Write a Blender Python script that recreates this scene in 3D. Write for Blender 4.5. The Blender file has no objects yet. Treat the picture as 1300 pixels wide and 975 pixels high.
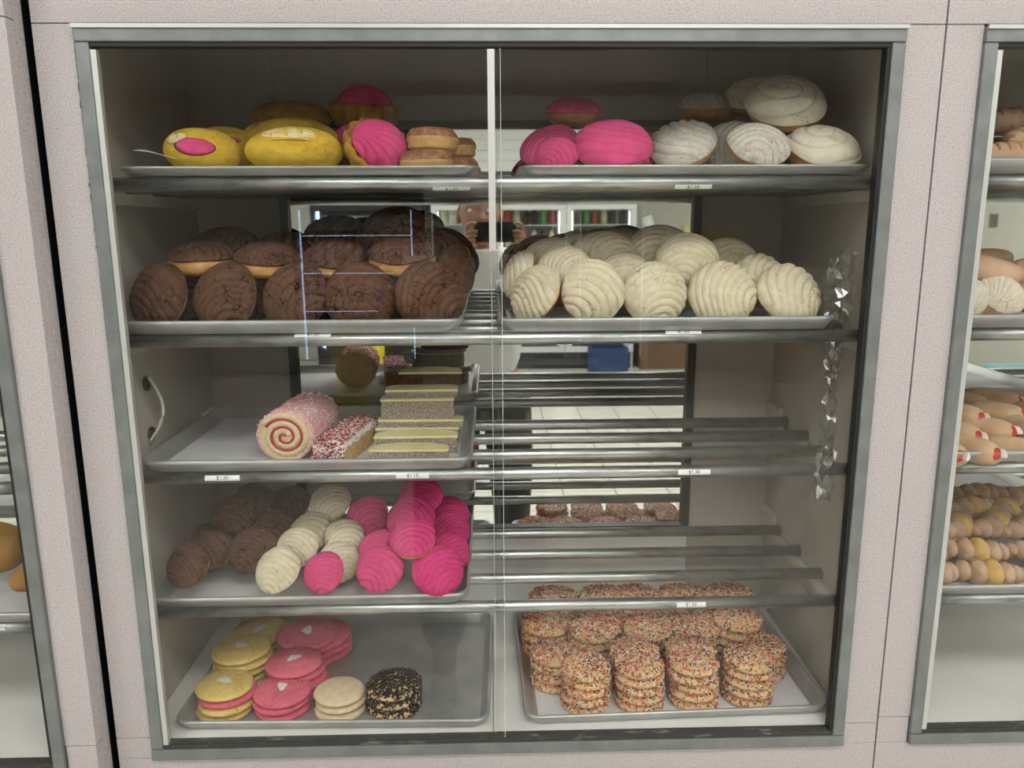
import bpy, bmesh, math, random
import numpy as np
from mathutils import Vector, Matrix
random.seed(7)
S = bpy.context.scene
C = S.collection
PI = math.pi

# ---------------------------------------------------------------- camera (z = 0 is the foot of the display window, shop floor is at FLOOR)
FLOOR = -0.77
CAM = Vector((0.4831, -0.9842, 0.7336)); PITCH, YAW, ROLL, FPX = 0.2008, 0.0248, -0.005, 988.8
def cam_basis():
    f = Vector((math.sin(YAW)*math.cos(PITCH), math.cos(YAW)*math.cos(PITCH), -math.sin(PITCH)))
    r = Vector((math.cos(YAW), -math.sin(YAW), 0)); u = r.cross(f)
    return math.cos(ROLL)*r+math.sin(ROLL)*u, -math.sin(ROLL)*r+math.cos(ROLL)*u, f
CR, CU, CF = cam_basis()
cd = bpy.data.cameras.new('camera'); cam = bpy.data.objects.new('camera', cd); C.objects.link(cam)
cd.sensor_width = 36; cd.lens = FPX/1300*36; cd.clip_start = 0.02; cd.clip_end = 60
cam.matrix_world = Matrix.Translation(CAM) @ Matrix((CR, CU, -CF)).transposed().to_4x4()
S.camera = cam
def at(u, v, y):                     # place in the cabinet, at depth y, that is seen at (u, v)
    d = CF + CR*((u-650)/FPX) - CU*((v-487.5)/FPX)
    return CAM + d*((y-CAM.y)/d.y)
def mpp(y): return (y-CAM.y)/FPX     # metres per pixel, about

# ---------------------------------------------------------------- world, lamps, exposure
S.view_settings.view_transform = 'Standard'; S.view_settings.look = 'None'
S.view_settings.gamma = 1; S.view_settings.use_curve_mapping = False
S.view_settings.exposure = 0.14
w = bpy.data.worlds.new('world'); S.world = w; w.use_nodes = True
w.node_tree.nodes['Background'].inputs[0].default_value = (0.8, 0.85, 0.9, 1)
w.node_tree.nodes['Background'].inputs[1].default_value = 0.3
LAMP = 9.0                            # radiance of the ceiling diffusers
S.cycles.use_denoising = True
S.cycles.max_bounces = 12; S.cycles.transparent_max_bounces = 16
S.cycles.diffuse_bounces = 4; S.cycles.glossy_bounces = 6
S.cycles.sample_clamp_indirect = 4

# ---------------------------------------------------------------- materials
def mat(name, base, rough=0.6, metal=0.0, var=None, scale=20, detail=3, bump=0, bscale=None, emit=None, spec=None, contrast=(0.35, 0.65), stretch=None, coat=0, sss=0):
    m = bpy.data.materials.new(name); m.use_nodes = True; nt = m.node_tree; p = nt.nodes['Principled BSDF']
    p.inputs['Base Color'].default_value = (*base, 1); p.inputs['Roughness'].default_value = rough; p.inputs['Metallic'].default_value = metal
    if spec is not None: p.inputs['Specular IOR Level'].default_value = spec
    if coat: p.inputs['Coat Weight'].default_value = coat; p.inputs['Coat Roughness'].default_value = .15
    if sss:
        p.inputs['Subsurface Weight'].default_value = sss; p.inputs['Subsurface Radius'].default_value = (1, .5, .25); p.inputs['Subsurface Scale'].default_value = .004
    if emit: p.inputs['Emission Color'].default_value = (*emit[0], 1); p.inputs['Emission Strength'].default_value = emit[1]
    if var is not None or bump:
        tc = nt.nodes.new('ShaderNodeTexCoord'); mp = nt.nodes.new('ShaderNodeMapping'); nt.links.new(tc.outputs['Object'], mp.inputs[0])
        if stretch: mp.inputs['Scale'].default_value = stretch
    if var is not None:
        n = nt.nodes.new('ShaderNodeTexNoise'); n.inputs['Scale'].default_value = scale; n.inputs['Detail'].default_value = detail
        r = nt.nodes.new('ShaderNodeValToRGB'); r.color_ramp.elements[0].position = contrast[0]; r.color_ramp.elements[1].position = contrast[1]
        r.color_ramp.elements[0].color = (*base, 1); r.color_ramp.elements[1].color = (*var, 1)
        nt.links.new(mp.outputs[0], n.inputs[0]); nt.links.new(n.outputs[0], r.inputs[0]); nt.links.new(r.outputs[0], p.inputs['Base Color'])
    if bump:
        n2 = nt.nodes.new('ShaderNodeTexNoise'); n2.inputs['Scale'].default_value = bscale or scale; n2.inputs['Detail'].default_value = 4
        b = nt.nodes.new('ShaderNodeBump'); b.inputs['Strength'].default_value = bump; b.inputs['Distance'].default_value = .002
        nt.links.new(mp.outputs[0], n2.inputs[0]); nt.links.new(n2.outputs[0], b.inputs['Height']); nt.links.new(b.outputs[0], p.inputs['Normal'])
    return m

def crust(name, base, var, crackc, speck=None, crack_scale=4.5, crack_w=0.02, rough=0.85, thr=0.5, bump=.6, groove=None):
    """sugar-crust topping: broad tone noise, fine grain, branching cracks, optional dark specks (unit-size objects)"""
    m = mat(name, base, rough, var=var, scale=3.0, detail=4, spec=.25); nt = m.node_tree; p = nt.nodes['Principled BSDF']
    col = p.inputs['Base Color'].links[0].from_socket
    tc = nt.nodes.new('ShaderNodeTexCoord'); oi = nt.nodes.new('ShaderNodeObjectInfo')
    wn = nt.nodes.new('ShaderNodeTexNoise'); wn.inputs['Scale'].default_value = 3; nt.links.new(tc.outputs['Object'], wn.inputs[0])
    ad = nt.nodes.new('ShaderNodeVectorMath'); ad.operation = 'MULTIPLY_ADD'; nt.links.new(wn.outputs['Color'], ad.inputs[0]); ad.inputs[1].default_value = (.35, .35, .35); nt.links.new(tc.outputs['Object'], ad.inputs[2])
    ofs = nt.nodes.new('ShaderNodeVectorMath'); ofs.operation = 'ADD'; nt.links.new(ad.outputs[0], ofs.inputs[0])
    mul = nt.nodes.new('ShaderNodeMath'); mul.operation = 'MULTIPLY'; mul.inputs[1].default_value = 7; nt.links.new(oi.outputs['Random'], mul.inputs[0]); nt.links.new(mul.outputs[0], ofs.inputs[1])
    vo = nt.nodes.new('ShaderNodeTexVoronoi'); vo.feature = 'DISTANCE_TO_EDGE'; vo.inputs['Scale'].default_value = crack_scale; nt.links.new(ofs.outputs[0], vo.inputs[0])
    # cracks only in patches
    pn = nt.nodes.new('ShaderNodeTexNoise'); pn.inputs['Scale'].default_value = 1.8; nt.links.new(ofs.outputs[0], pn.inputs[0])
    pm = nt.nodes.new('ShaderNodeMapRange'); pm.inputs[1].default_value = thr-.06; pm.inputs[2].default_value = thr+.06; nt.links.new(pn.outputs[0], pm.inputs[0])
    cr = nt.nodes.new('ShaderNodeMapRange'); cr.inputs[1].default_value = crack_w*.3; cr.inputs[2].default_value = crack_w; cr.inputs[3].default_value = 1; cr.inputs[4].default_value = 0; nt.links.new(vo.outputs['Distance'], cr.inputs[0])
    k = nt.nodes.new('ShaderNodeMath'); k.operation = 'MULTIPLY'; nt.links.new(cr.outputs[0], k.inputs[0]); nt.links.new(pm.outputs[0], k.inputs[1])
    mx = nt.nodes.new('ShaderNodeMix'); mx.data_type = 'RGBA'; nt.links.new(k.outputs[0], mx.inputs[0]); nt.links.new(col, mx.inputs[6]); mx.inputs[7].default_value = (*crackc, 1)
    out = mx.outputs[2]
    if speck:
        v2 = nt.nodes.new('ShaderNodeTexVoronoi'); v2.inputs['Scale'].default_value = 17; nt.links.new(ofs.outputs[0], v2.inputs[0])
        l = nt.nodes.new('ShaderNodeMath'); l.operation = 'LESS_THAN'; l.inputs[1].default_value = .16; nt.links.new(v2.outputs['Distance'], l.inputs[0])
        m2 = nt.nodes.new('ShaderNodeMix'); m2.data_type = 'RGBA'; nt.links.new(l.outputs[0], m2.inputs[0]); nt.links.new(out, m2.inputs[6]); m2.inputs[7].default_value = (*speck, 1); out = m2.outputs[2]
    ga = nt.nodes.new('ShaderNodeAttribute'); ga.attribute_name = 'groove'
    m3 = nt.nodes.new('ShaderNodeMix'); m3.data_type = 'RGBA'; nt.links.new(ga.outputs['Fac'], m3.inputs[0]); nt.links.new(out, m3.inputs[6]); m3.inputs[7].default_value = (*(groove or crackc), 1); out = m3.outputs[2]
    nt.links.new(out, p.inputs['Base Color'])
    gn = nt.nodes.new('ShaderNodeTexNoise'); gn.inputs['Scale'].default_value = 28; gn.inputs['Detail'].default_value = 3; nt.links.new(tc.outputs['Object'], gn.inputs[0])
    sb = nt.nodes.new('ShaderNodeMath'); sb.operation = 'MULTIPLY_ADD'; nt.links.new(k.outputs[0], sb.inputs[0]); sb.inputs[1].default_value = -2.0; nt.links.new(gn.outputs[0], sb.inputs[2])
    b = nt.nodes.new('ShaderNodeBump'); b.inputs['Strength'].default_value = bump; b.inputs['Distance'].default_value = .0012; nt.links.new(sb.outputs[0], b.inputs['Height']); nt.links.new(b.outputs[0], p.inputs['Normal'])
    return m

def glass_mat(name, tint=(.985, .99, .988), rough=0.0, gain=1.0):
    m = bpy.data.materials.new(name); m.use_nodes = True; nt = m.node_tree; nt.nodes.remove(nt.nodes['Principled BSDF'])
    t = nt.nodes.new('ShaderNodeBsdfTransparent'); t.inputs[0].default_value = (*tint, 1)
    g = nt.nodes.new('ShaderNodeBsdfGlossy'); g.inputs['Roughness'].default_value = rough
    ge = nt.nodes.new('ShaderNodeNewGeometry'); dt = nt.nodes.new('ShaderNodeVectorMath'); dt.operation = 'DOT_PRODUCT'
    nt.links.new(ge.outputs['Normal'], dt.inputs[0]); nt.links.new(ge.outputs['Incoming'], dt.inputs[1])
    def mth(op, a, b=None):
        q = nt.nodes.new('ShaderNodeMath'); q.operation = op
        for i, c in enumerate((a, b)):
            if c is None: continue
            if isinstance(c, (int, float)): q.inputs[i].default_value = c
            else: nt.links.new(c, q.inputs[i])
        return q.outputs[0]
    sch = mth('ADD', mth('MULTIPLY', mth('POWER', mth('SUBTRACT', 1.0, mth('ABSOLUTE', dt.outputs['Value'])), 5.0), .95), .035)
    k = nt.nodes.new('ShaderNodeMath'); k.operation = 'MULTIPLY'; k.inputs[1].default_value = gain
    x = nt.nodes.new('ShaderNodeMixShader'); o = nt.nodes['Material Output']
    nt.links.new(sch, k.inputs[0]); nt.links.new(k.outputs[0], x.inputs[0]); nt.links.new(t.outputs[0], x.inputs[1]); nt.links.new(g.outputs[0], x.inputs[2]); nt.links.new(x.outputs[0], o.inputs[0])
    return m

def laminate_mat():
    m = mat('speckled_laminate', (.56, .52, .525), .45, var=(.45, .41, .42), scale=520, detail=1, contrast=(.42, .62), bump=.08, bscale=400)
    nt = m.node_tree; p = nt.nodes['Principled BSDF']; col = p.inputs['Base Color'].links[0].from_socket
    tc = nt.nodes.new('ShaderNodeTexCoord'); n = nt.nodes.new('ShaderNodeTexNoise'); n.inputs['Scale'].default_value = 620; n.inputs['Detail'].default_value = 1; nt.links.new(tc.outputs['Object'], n.inputs[0])
    r = nt.nodes.new('ShaderNodeMapRange'); r.inputs[1].default_value = .64; r.inputs[2].default_value = .70; nt.links.new(n.outputs[0], r.inputs[0])
    mx = nt.nodes.new('ShaderNodeMix'); mx.data_type = 'RGBA'; nt.links.new(r.outputs[0], mx.inputs[0]); nt.links.new(col, mx.inputs[6]); mx.inputs[7].default_value = (.22, .19, .20, 1)
    nt.links.new(mx.outputs[2], p.inputs['Base Color']); return m

def tile_mat():
    m = mat('floor_tile', (.74, .72, .64), .22); nt = m.node_tree; p = nt.nodes['Principled BSDF']
    tc = nt.nodes.new('ShaderNodeTexCoord'); n = nt.nodes.new('ShaderNodeTexNoise'); n.inputs['Scale'].default_value = 6; nt.links.new(tc.outputs['Object'], n.inputs[0])
    r = nt.nodes.new('ShaderNodeValToRGB'); r.color_ramp.elements[0].color = (.70, .68, .60, 1); r.color_ramp.elements[1].color = (.78, .76, .69, 1); nt.links.new(n.outputs[0], r.inputs[0]); nt.links.new(r.outputs[0], p.inputs['Base Color'])
    return m

LAM = laminate_mat()
ALU = mat('dull_aluminium', (.255, .275, .28), .42, .5, var=(.205, .222, .225), scale=30, stretch=(1, 1, 1), bump=.05)
ALU_L = mat('bright_aluminium', (.62, .63, .62), .4, .5)
STEEL = mat('pan_aluminium', (.56, .565, .56), .36, .55, var=(.44, .445, .44), scale=14, bump=.05)
ROD = mat('scuffed_steel_rod', (.55, .57, .57), .34, .9, var=(.27, .28, .28), scale=70, detail=6, contrast=(.5, .75), stretch=(.25, 1, 1))
BLACK = mat('black_rubber_and_shade', (.012, .012, .012), .5)  # also paints the shade in the gap beside the left case
GRIME = mat('grimy_track', (.05, .047, .042), .8, var=(.20, .20, .18), scale=90, detail=6, stretch=(.3, 1, 1), contrast=(.58, .70))
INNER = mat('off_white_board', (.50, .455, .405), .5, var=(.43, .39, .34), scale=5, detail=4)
INFLOOR = mat('white_board', (.86, .85, .81), .35, var=(.80, .79, .75), scale=7)
CLEAT = mat('painted_cleat', (.56, .52, .46), .6, var=(.33, .28, .22), scale=35, detail=5, stretch=(1, .2, 1), contrast=(.5, .75))
MFRAME = mat('dark_bronze_frame', (.045, .045, .04), .4, .4)
MIRROR = mat('mirror_silver', (.86, .88, .86), .02, 1.0)
GLASS = glass_mat('door_glass', gain=.7)
GLASS_EDGE = mat('glass_edge', (.55, .60, .57), .2)
PAPER = mat('parchment', (.74, .74, .75), .7, var=(.66, .66, .68), scale=14, bump=.1)
LABEL = mat('label_paper', (.86, .87, .87), .5)
INK = mat('label_ink', (.06, .06, .07), .6)
CAULK = mat('brown_caulk', (.20, .10, .04), .8, var=(.05, .03, .02), scale=60)
BREAD = mat('golden_bread', (.70, .42, .15), .55, var=(.50, .23, .07), scale=2.2, detail=4, bump=.15, bscale=14)
BREAD_D = mat('brown_bread', (.36, .15, .05), .5, var=(.50, .25, .09), scale=2.5, detail=4, bump=.15, bscale=14)
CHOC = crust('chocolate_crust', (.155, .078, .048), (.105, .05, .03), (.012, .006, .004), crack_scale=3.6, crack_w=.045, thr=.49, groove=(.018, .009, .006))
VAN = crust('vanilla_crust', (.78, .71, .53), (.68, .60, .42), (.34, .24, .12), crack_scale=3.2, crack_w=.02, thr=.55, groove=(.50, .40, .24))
PINK = crust('pink_crust', (.74, .085, .255), (.66, .065, .21), (.36, .02, .09), crack_scale=3.5, crack_w=.02, thr=.55, groove=(.50, .03, .13))
SPECK = crust('speckled_white_crust', (.74, .70, .62), (.62, .57, .48), (.30, .25, .18), speck=(.05, .04, .035), crack_scale=5, crack_w=.02, thr=.5, groove=(.40, .34, .26))
WHITE = crust('white_crust', (.80, .74, .60), (.72, .65, .50), (.35, .25, .15), crack_scale=2.6, crack_w=.016, thr=.55, groove=(.48, .38, .25))
YEL = crust('yellow_crust', (.78, .55, .07), (.64, .40, .035), (.40, .20, .02), crack_scale=5, crack_w=.02, thr=.52, bump=1.0)
YELDK = crust('browned_yellow', (.48, .27, .045), (.32, .14, .025), (.15, .06, .02), crack_scale=3, thr=.55)
CK_Y = crust('yellow_cookie', (.80, .60, .20), (.75, .54, .17), (.48, .30, .08), crack_scale=3.5, crack_w=.03, thr=.52)
CK_P = crust('pink_cookie', (.80, .17, .24), (.74, .13, .20), (.45, .05, .08), crack_scale=3.5, crack_w=.03, thr=.52)
CK_C = crust('cream_cookie', (.80, .66, .44), (.72, .56, .34), (.62, .45, .25), crack_scale=2, crack_w=.006, thr=.7)
CK_B = mat('baked_cookie', (.76, .55, .30), .7, var=(.70, .46, .22), scale=3, bump=.3, bscale=14)
SUGAR = mat('sugar_dusting', (.85, .80, .76), .8, bump=.3, bscale=30)
SPR = [mat('sprinkle_red', (.55, .04, .05), .35), mat('sprinkle_white', (.82, .80, .74), .35), mat('sprinkle_pink', (.70, .26, .26), .35),
       mat('sprinkle_dark_green', (.035, .07, .035), .35), mat('sprinkle_orange', (.78, .36, .10), .35), mat('sprinkle_yellow', (.75, .60, .16), .35)]
JIM = mat('chocolate_jimmies', (.022, .013, .010), .35)
SKIN = mat('skin', (.42, .22, .15), .5, sss=.1)
HAIR = mat('dark_hair', (.03, .022, .018), .6)
SHIRT = mat('white_shirt', (.88, .88, .88), .85, bump=.6, bscale=14)
DARKCLOTH = mat('charcoal_cloth', (.03, .03, .035), .9)

# ---------------------------------------------------------------- mesh helpers
class MB:
    def __init__(s): s.v = []; s.f = []; s.m = []; s.sm = []
    def add(s, vs, fs, mi=0, smooth=False):
        b = len(s.v); s.v += [tuple(v) for v in vs]; s.f += [tuple(i+b for i in f) for f in fs]; s.m += [mi]*len(fs); s.sm += [smooth]*len(fs); return s
    def box(s, a, b, mi=0, M=None):
        (x0, y0, z0), (x1, y1, z1) = a, b
        vs = [(x, y, z) for z in (z0, z1) for y in (y0, y1) for x in (x0, x1)]
        if M is not None: vs = [M @ Vector(v) for v in vs]
        return s.add(vs, [(0, 2, 3, 1), (4, 5, 7, 6), (0, 1, 5, 4), (2, 6, 7, 3), (0, 4, 6, 2), (1, 3, 7, 5)], mi)
    def tube(s, pts, r, n=12, mi=0, cap=True, smooth=True):
        pts = [Vector(p) for p in pts]; rs = r if isinstance(r, (list, tuple)) else [r]*len(pts); vs = []; up = Vector((0, 0, 1))
        for i, p in enumerate(pts):
            t = (pts[min(i+1, len(pts)-1)]-pts[max(i-1, 0)]).normalized()
            a = t.cross(up if abs(t.z) < .95 else Vector((1, 0, 0))).normalized(); b = t.cross(a)
            for k in range(n):
                q = 2*PI*k/n; vs.append(p+(a*math.cos(q)+b*math.sin(q))*rs[i])
        fs = [(i*n+k, i*n+(k+1) % n, (i+1)*n+(k+1) % n, (i+1)*n+k) for i in range(len(pts)-1) for k in range(n)]
        s.add(vs, fs, mi, smooth)
        if cap:
            b = len(s.v)-len(vs); s.f += [tuple(b+k for k in range(n))[::-1], tuple(b+(len(pts)-1)*n+k for k in range(n))]; s.m += [mi, mi]; s.sm += [False, False]
        return s
    def lathe(s, prof, n=32, mi=0, fn=None, smooth=True):
        """prof: (r, z) from bottom to top; r = 0 at the ends closes it"""
        vs = []
        for i, (r, z) in enumerate(prof):
            for k in range(n):
                q = 2*PI*k/n; v = Vector((r*math.cos(q), r*math.sin(q), z)); vs.append(fn(v, q, i) if fn else v)
        fs = [(i*n+k, i*n+(k+1) % n, (i+1)*n+(k+1) % n, (i+1)*n+k) for i in range(len(prof)-1) for k in range(n)]
        return s.add(vs, fs, mi, smooth)
    def mesh(s, name, mats):
        me = bpy.data.meshes.new(name); me.from_pydata(s.v, [], s.f)
        for m in (mats if isinstance(mats, (list, tuple)) else [mats]): me.materials.append(m)
        me.polygons.foreach_set('material_index', s.m); me.polygons.foreach_set('use_smooth', s.sm); me.update(); return me
    def build(s, name, mats, parent=None, bevel=0):
        o = obj(name, s.mesh(name, mats), parent)
        if bevel:
            b = o.modifiers.new('bevel', 'BEVEL'); b.width = bevel; b.segments = 2; b.limit_method = 'ANGLE'
        return o
def obj(name, me, parent=None):
    o = bpy.data.objects.new(name, me); C.objects.link(o); o.parent = parent; return o
def box(name, a, b, m, parent=None, bevel=0): return MB().box(a, b).build(name, m, parent, bevel)
def thing(name, label, cat, loc=(0, 0, 0), group=None, rot=None):
    o = bpy.data.objects.new(name, None); C.objects.link(o); o.empty_display_size = .02; o.location = loc
    if rot is not None: o.rotation_euler = rot
    return tag(o, label, cat, group)
def tag(o, label, cat, group=None):
    o['label'] = label; o['category'] = cat
    if group: o['group'] = group
    return o
def struct(o): o['kind'] = 'structure'; return o
def stuff(o): o['kind'] = 'stuff'; return o
def wob(seed, n=5, amp=1.0, f0=1.0):
    r = np.random.RandomState(seed); K = r.normal(0, 1, (n, 3))*f0; P = r.uniform(0, 6.28, n)
    return lambda X: amp*sum(np.sin(X @ K[i]+P[i]) for i in range(n))/n

# ================================================================ THE ROOM
RX0, RX1, RY0, RY1, RZ = -4.0, 5.0, -7.15, 0.6, 2.0
WALLP = mat('painted_wall', (.66, .65, .58), .7)
CEIL = mat('ceiling_tile_white', (.80, .80, .78), .9)
TILE = tile_mat(); GROUT = mat('tile_joint', (.16, .15, .13), .9)
fl = struct(box('floor', (RX0, RY0, FLOOR-.06), (RX1, RY1, FLOOR-.004), GROUT))
tile_me = MB().box((0, 0, -.006), (.297, .297, 0)).mesh('tile', TILE)
TS = .304
k = 0
for iy in range(22):
    for ix in range(13):
        x = -1.55+ix*TS; y = -.35-TS*(iy+1)
        if k < 290: o = obj('tile', tile_me, fl); o.location = (x, y, FLOOR); k += 1
mb = MB()
for iy in range(26):
    for ix in range(31):
        x = -1.55+(ix-9)*TS; y = -.35-TS*(iy+1)
        inside = 0 <= ix-9 < 13 and iy*13+(ix-9) < 290 and iy < 22
        if not inside and x > RX0 and x+.3 < RX1 and y > RY0: mb.box((x, y, FLOOR-.006), (x+.297, y+.297, FLOOR))
stuff(mb.build('tile_field', TILE, fl))
struct(box('ceiling', (RX0, RY0, RZ), (RX1, RY1, RZ+.05), CEIL))
struct(box('wall_left', (RX0-.05, RY0, FLOOR), (RX0, RY1, RZ), WALLP))
struct(box('wall_right', (RX1, RY0, FLOOR), (RX1+.05, RY1, RZ), WALLP))
struct(box('wall_back', (RX0, RY0-.05, FLOOR), (RX1, RY0, RZ), WALLP))
struct(box('wall_front', (RX0, RY1, FLOOR), (RX1, RY1+.05, RZ), WALLP))
struct(box('wall_above', (RX0, .01, 1.30), (RX1, .40, RZ-.001), WALLP))
DIFF = mat('lamp_diffuser', (.9, .9, .9), .5, emit=((1.0, .985, .95), LAMP)); LAMPF = mat('lamp_frame', (.75, .75, .75), .5)
for iy, yy in enumerate((-1.35, -2.85, -4.5)):
    for ix, xx in enumerate((-1.45, .95, 3.35)):
        t = thing('ceiling_light', 'flat fluorescent ceiling panel, %s of the %s row over the shop floor' % (('leftmost', 'middle one', 'rightmost')[ix], ('nearest', 'middle', 'farthest')[iy]), 'ceiling light', (xx, yy, RZ), 'fluorescent ceiling panels')
        MB().box((-.62, -.32, -.03), (.62, -.30, 0)).box((-.62, .30, -.03), (.62, .32, 0)).box((-.62, -.3, -.03), (-.60, .3, 0)).box((.60, -.3, -.03), (.62, .3, 0)).build('frame', LAMPF, t)
        box('diffuser', (-.6, -.3, -.022), (.6, .3, -.012), DIFF, t)

# ================================================================ THE CABINETS
ROD_Y = (.047, .136, .224, .313); ROD_Z = (.787, .586, .3975, .199); RR = .0088
IX0, IX1, IZ1 = -.020, .992, 1.07
MX0, MX1, MZ0, MZ1, YB = .122, .847, .180, .895, .395
def price_tag(parent, x, z, w, text, ang=0.0, y=None, h=.0075):
    """a paper strip with printed digits stuck on the front of a rod"""
    m = MB(); n = 6; vs = []; R = RR+.0006
    span = h/R
    for i in range(n+1):
        a = ang-span/2+span*i/n
        for xx in (-w/2, w/2): vs.append((xx, -R*math.cos(a), R*math.sin(a)))
    m.add(vs, [(2*i, 2*i+1, 2*i+3, 2*i+2) for i in range(n)], 0)
    cu = bpy.data.curves.new('t', 'FONT'); cu.body = text; cu.size = h*.95; cu.align_x = 'CENTER'; cu.align_y = 'CENTER'; cu.resolution_u = 2
    to = bpy.data.objects.new('t', cu); C.objects.link(to); dg = bpy.context.evaluated_depsgraph_get(); me = to.evaluated_get(dg).to_mesh()
    vs = []
    for v in me.vertices:
        a = ang+v.co.y/R; vs.append((v.co.x, -(R+.0003)*math.cos(a), (R+.0003)*math.sin(a)))
    m.add(vs, [tuple(p.vertices) for p in me.polygons], 1); bpy.data.objects.remove(to)
    o = m.build('price_tag', [LABEL, INK], parent); o.location = (x, 0, 0); return o

def cabinet(x0, y0, label, lx=(-.05, 0), rx=(.98, 1.029), tags=(), shift=0.0, seam_b=.032, seam_t=.9667, glass_right=True, cleats=True):
    t = thing('display_cabinet', label, 'display case', (x0, y0, 0), 'bakery display cabinets along the wall')
    def B(n, a, b, m, p=t, bevel=0): return box(n, a, b, m, p, bevel)
    g = .0005
    # laminate face
    for nm, a, b in (('laminate_panel', (lx[0]+g, 0, seam_b+g), (lx[1], .016, seam_t-g)), ('laminate_panel', (rx[0], 0, seam_b+g), (rx[1]-g, .016, seam_t-g)),
                     ('laminate_panel', (lx[0]+g, 0, seam_t+g), (rx[1]-g, .016, 1.30)), ('laminate_panel', (lx[0]+g, 0, -.30), (rx[1]-g, .016, -.0005))):
        B(nm, a, b, LAM, bevel=.0006)
    B('laminate_panel', (lx[0]+g, 0, 0), (-.001, .016, seam_b-g), LAM, bevel=.0006); B('laminate_panel', (.981, 0, 0), (rx[1]-g, .016, seam_b-g), LAM, bevel=.0006)
    MB().box((lx[0]+.001, .016, -.30), (-.001, .024, 1.30)).box((.981, .016, -.30), (rx[1]-.001, .024, 1.30)).box((-.001, .016, .97), (.981, .024, 1.30)).box((-.001, .016, -.30), (.981, .024, 0)).build('backing_board', BLACK, t)
    # base under the window
    B('plinth', (lx[0]+.01, .03, FLOOR), (rx[1]-.01, .40, -.30), LAM); B('base_panel', (lx[0]+g, .0, FLOOR+.1), (rx[1]-g, .02, -.302), LAM)
    # aluminium window frame
    B('frame_rail', (0, -.007, .9455), (.98, .022, .9637), ALU, bevel=.0015)
    B('frame_lip', (.0, -.010, .9600), (.98, -.0065, .9645), ALU_L)
    B('frame_rail', (0, -.007, 0), (.98, .012, .0165), ALU, bevel=.0015)
    B('frame_stile', (0, -.006, .0168), (.0165, .022, .9452), ALU, bevel=.0015)
    B('frame_stile', (.9635, -.006, .0168), (.98, .022, .9452), ALU, bevel=.0015)
    B('door_track', (.0165, -.004, .0168), (.9635, .0115, .0225), GRIME); B('door_track', (.0165, -.004, .9405), (.9635, .0115, .9455), BLACK)
    B('rubber_seal', (.9590, -.003, .0230), (.9634, .0115, .9404), BLACK)
    d1 = B('sliding_door', (.0200, -.0020, .0230), (.4950, .0015, .9390), GLASS)
    B('edge_profile', (.0168, -.004, .0230), (.0235, .0045, .9370), ALU_L, d1); B('pull_strip', (.4800, -.004, .7030), (.4885, .0035, .9380), ALU_L, d1)
    B('glass_edge', (.4951, -.0020, .0230), (.4958, .0015, .9390), GLASS_EDGE, d1)
    d2 = B('sliding_door', (.4830, .0060, .0230), (.9588, .0095, .9390), GLASS)
    B('glass_edge', (.4822, .0060, .0230), (.4829, .0095, .9390), GLASS_EDGE, d2)
    # carcass
    B('side_board', (IX0-.012, .0245, -.02), (IX0, YB, IZ1), INNER); B('side_board', (IX1, .0245, -.02), (IX1+.012, YB, IZ1), INNER)
    B('top_board', (IX0-.012, .0245, IZ1), (IX1+.012, YB+.01, IZ1+.012), INNER)
    B('floor_board', (IX0, .012, -.02), (.478, YB, .0225), INFLOOR); B('floor_board', (.479, .012, -.02), (IX1, YB, .0225), INFLOOR)
    B('back_board', (IX0-.012, YB, -.02), (MX0-.001, YB+.01, IZ1), INNER); B('back_board', (MX1+.001, YB, -.02), (IX1+.012, YB+.01, IZ1), INNER)
    B('back_board', (MX0, YB, MZ1+.012), (MX1, YB+.01, IZ1), INNER); B('back_board', (MX0, YB, -.02), (MX1, YB+.01, MZ0-.004), INFLOOR)
    B('mirror', (MX0, YB+.004, MZ0), (MX1, YB+.009, MZ1), MIRROR)
    for a, b in (((MX0-.001, YB-.006, MZ0), (MX0+.013, YB+.004, MZ1)), ((MX1-.013, YB-.006, MZ0), (MX1+.001, YB+.004, MZ1)),
                 ((MX0-.001, YB-.006, MZ1), (MX1+.001, YB+.004, MZ1+.012)), ((MX0-.001, YB-.006, MZ0-.004), (MX1+.001, YB+.004, MZ0))):
        B('mirror_frame', a, b, MFRAME)
    rods = []
    for zi, z in enumerate(ROD_Z):
        row = []
        for yi, y in enumerate(ROD_Y):
            r = MB().tube([(IX0+.0005, 0, 0), (IX1-.0005, 0, 0)], RR, 20).build('shelf_rod', ROD, t); r.location = (0, y, z); row.append(r)
        rods.append(row)
        zz = z+(.008 if zi == 3 else -.006)
        for xa, xb in ((IX0, IX0+.009), (IX1-.009, IX1)):
            c = MB()
            c.box((xa, .030, z-RR-.016), (xb, YB-.007, z-RR-.0002)).build('cleat', CLEAT, t, bevel=.001)
            MB().box((xa, .330, z-RR+.0002), (xb, YB-.007, z+RR+.012)).build('cleat', CLEAT, t, bevel=.001)
    for zi, x, wd, tx, ang in tags: price_tag(rods[zi][0], x, 0, wd, tx, ang)
    return t, rods

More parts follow.
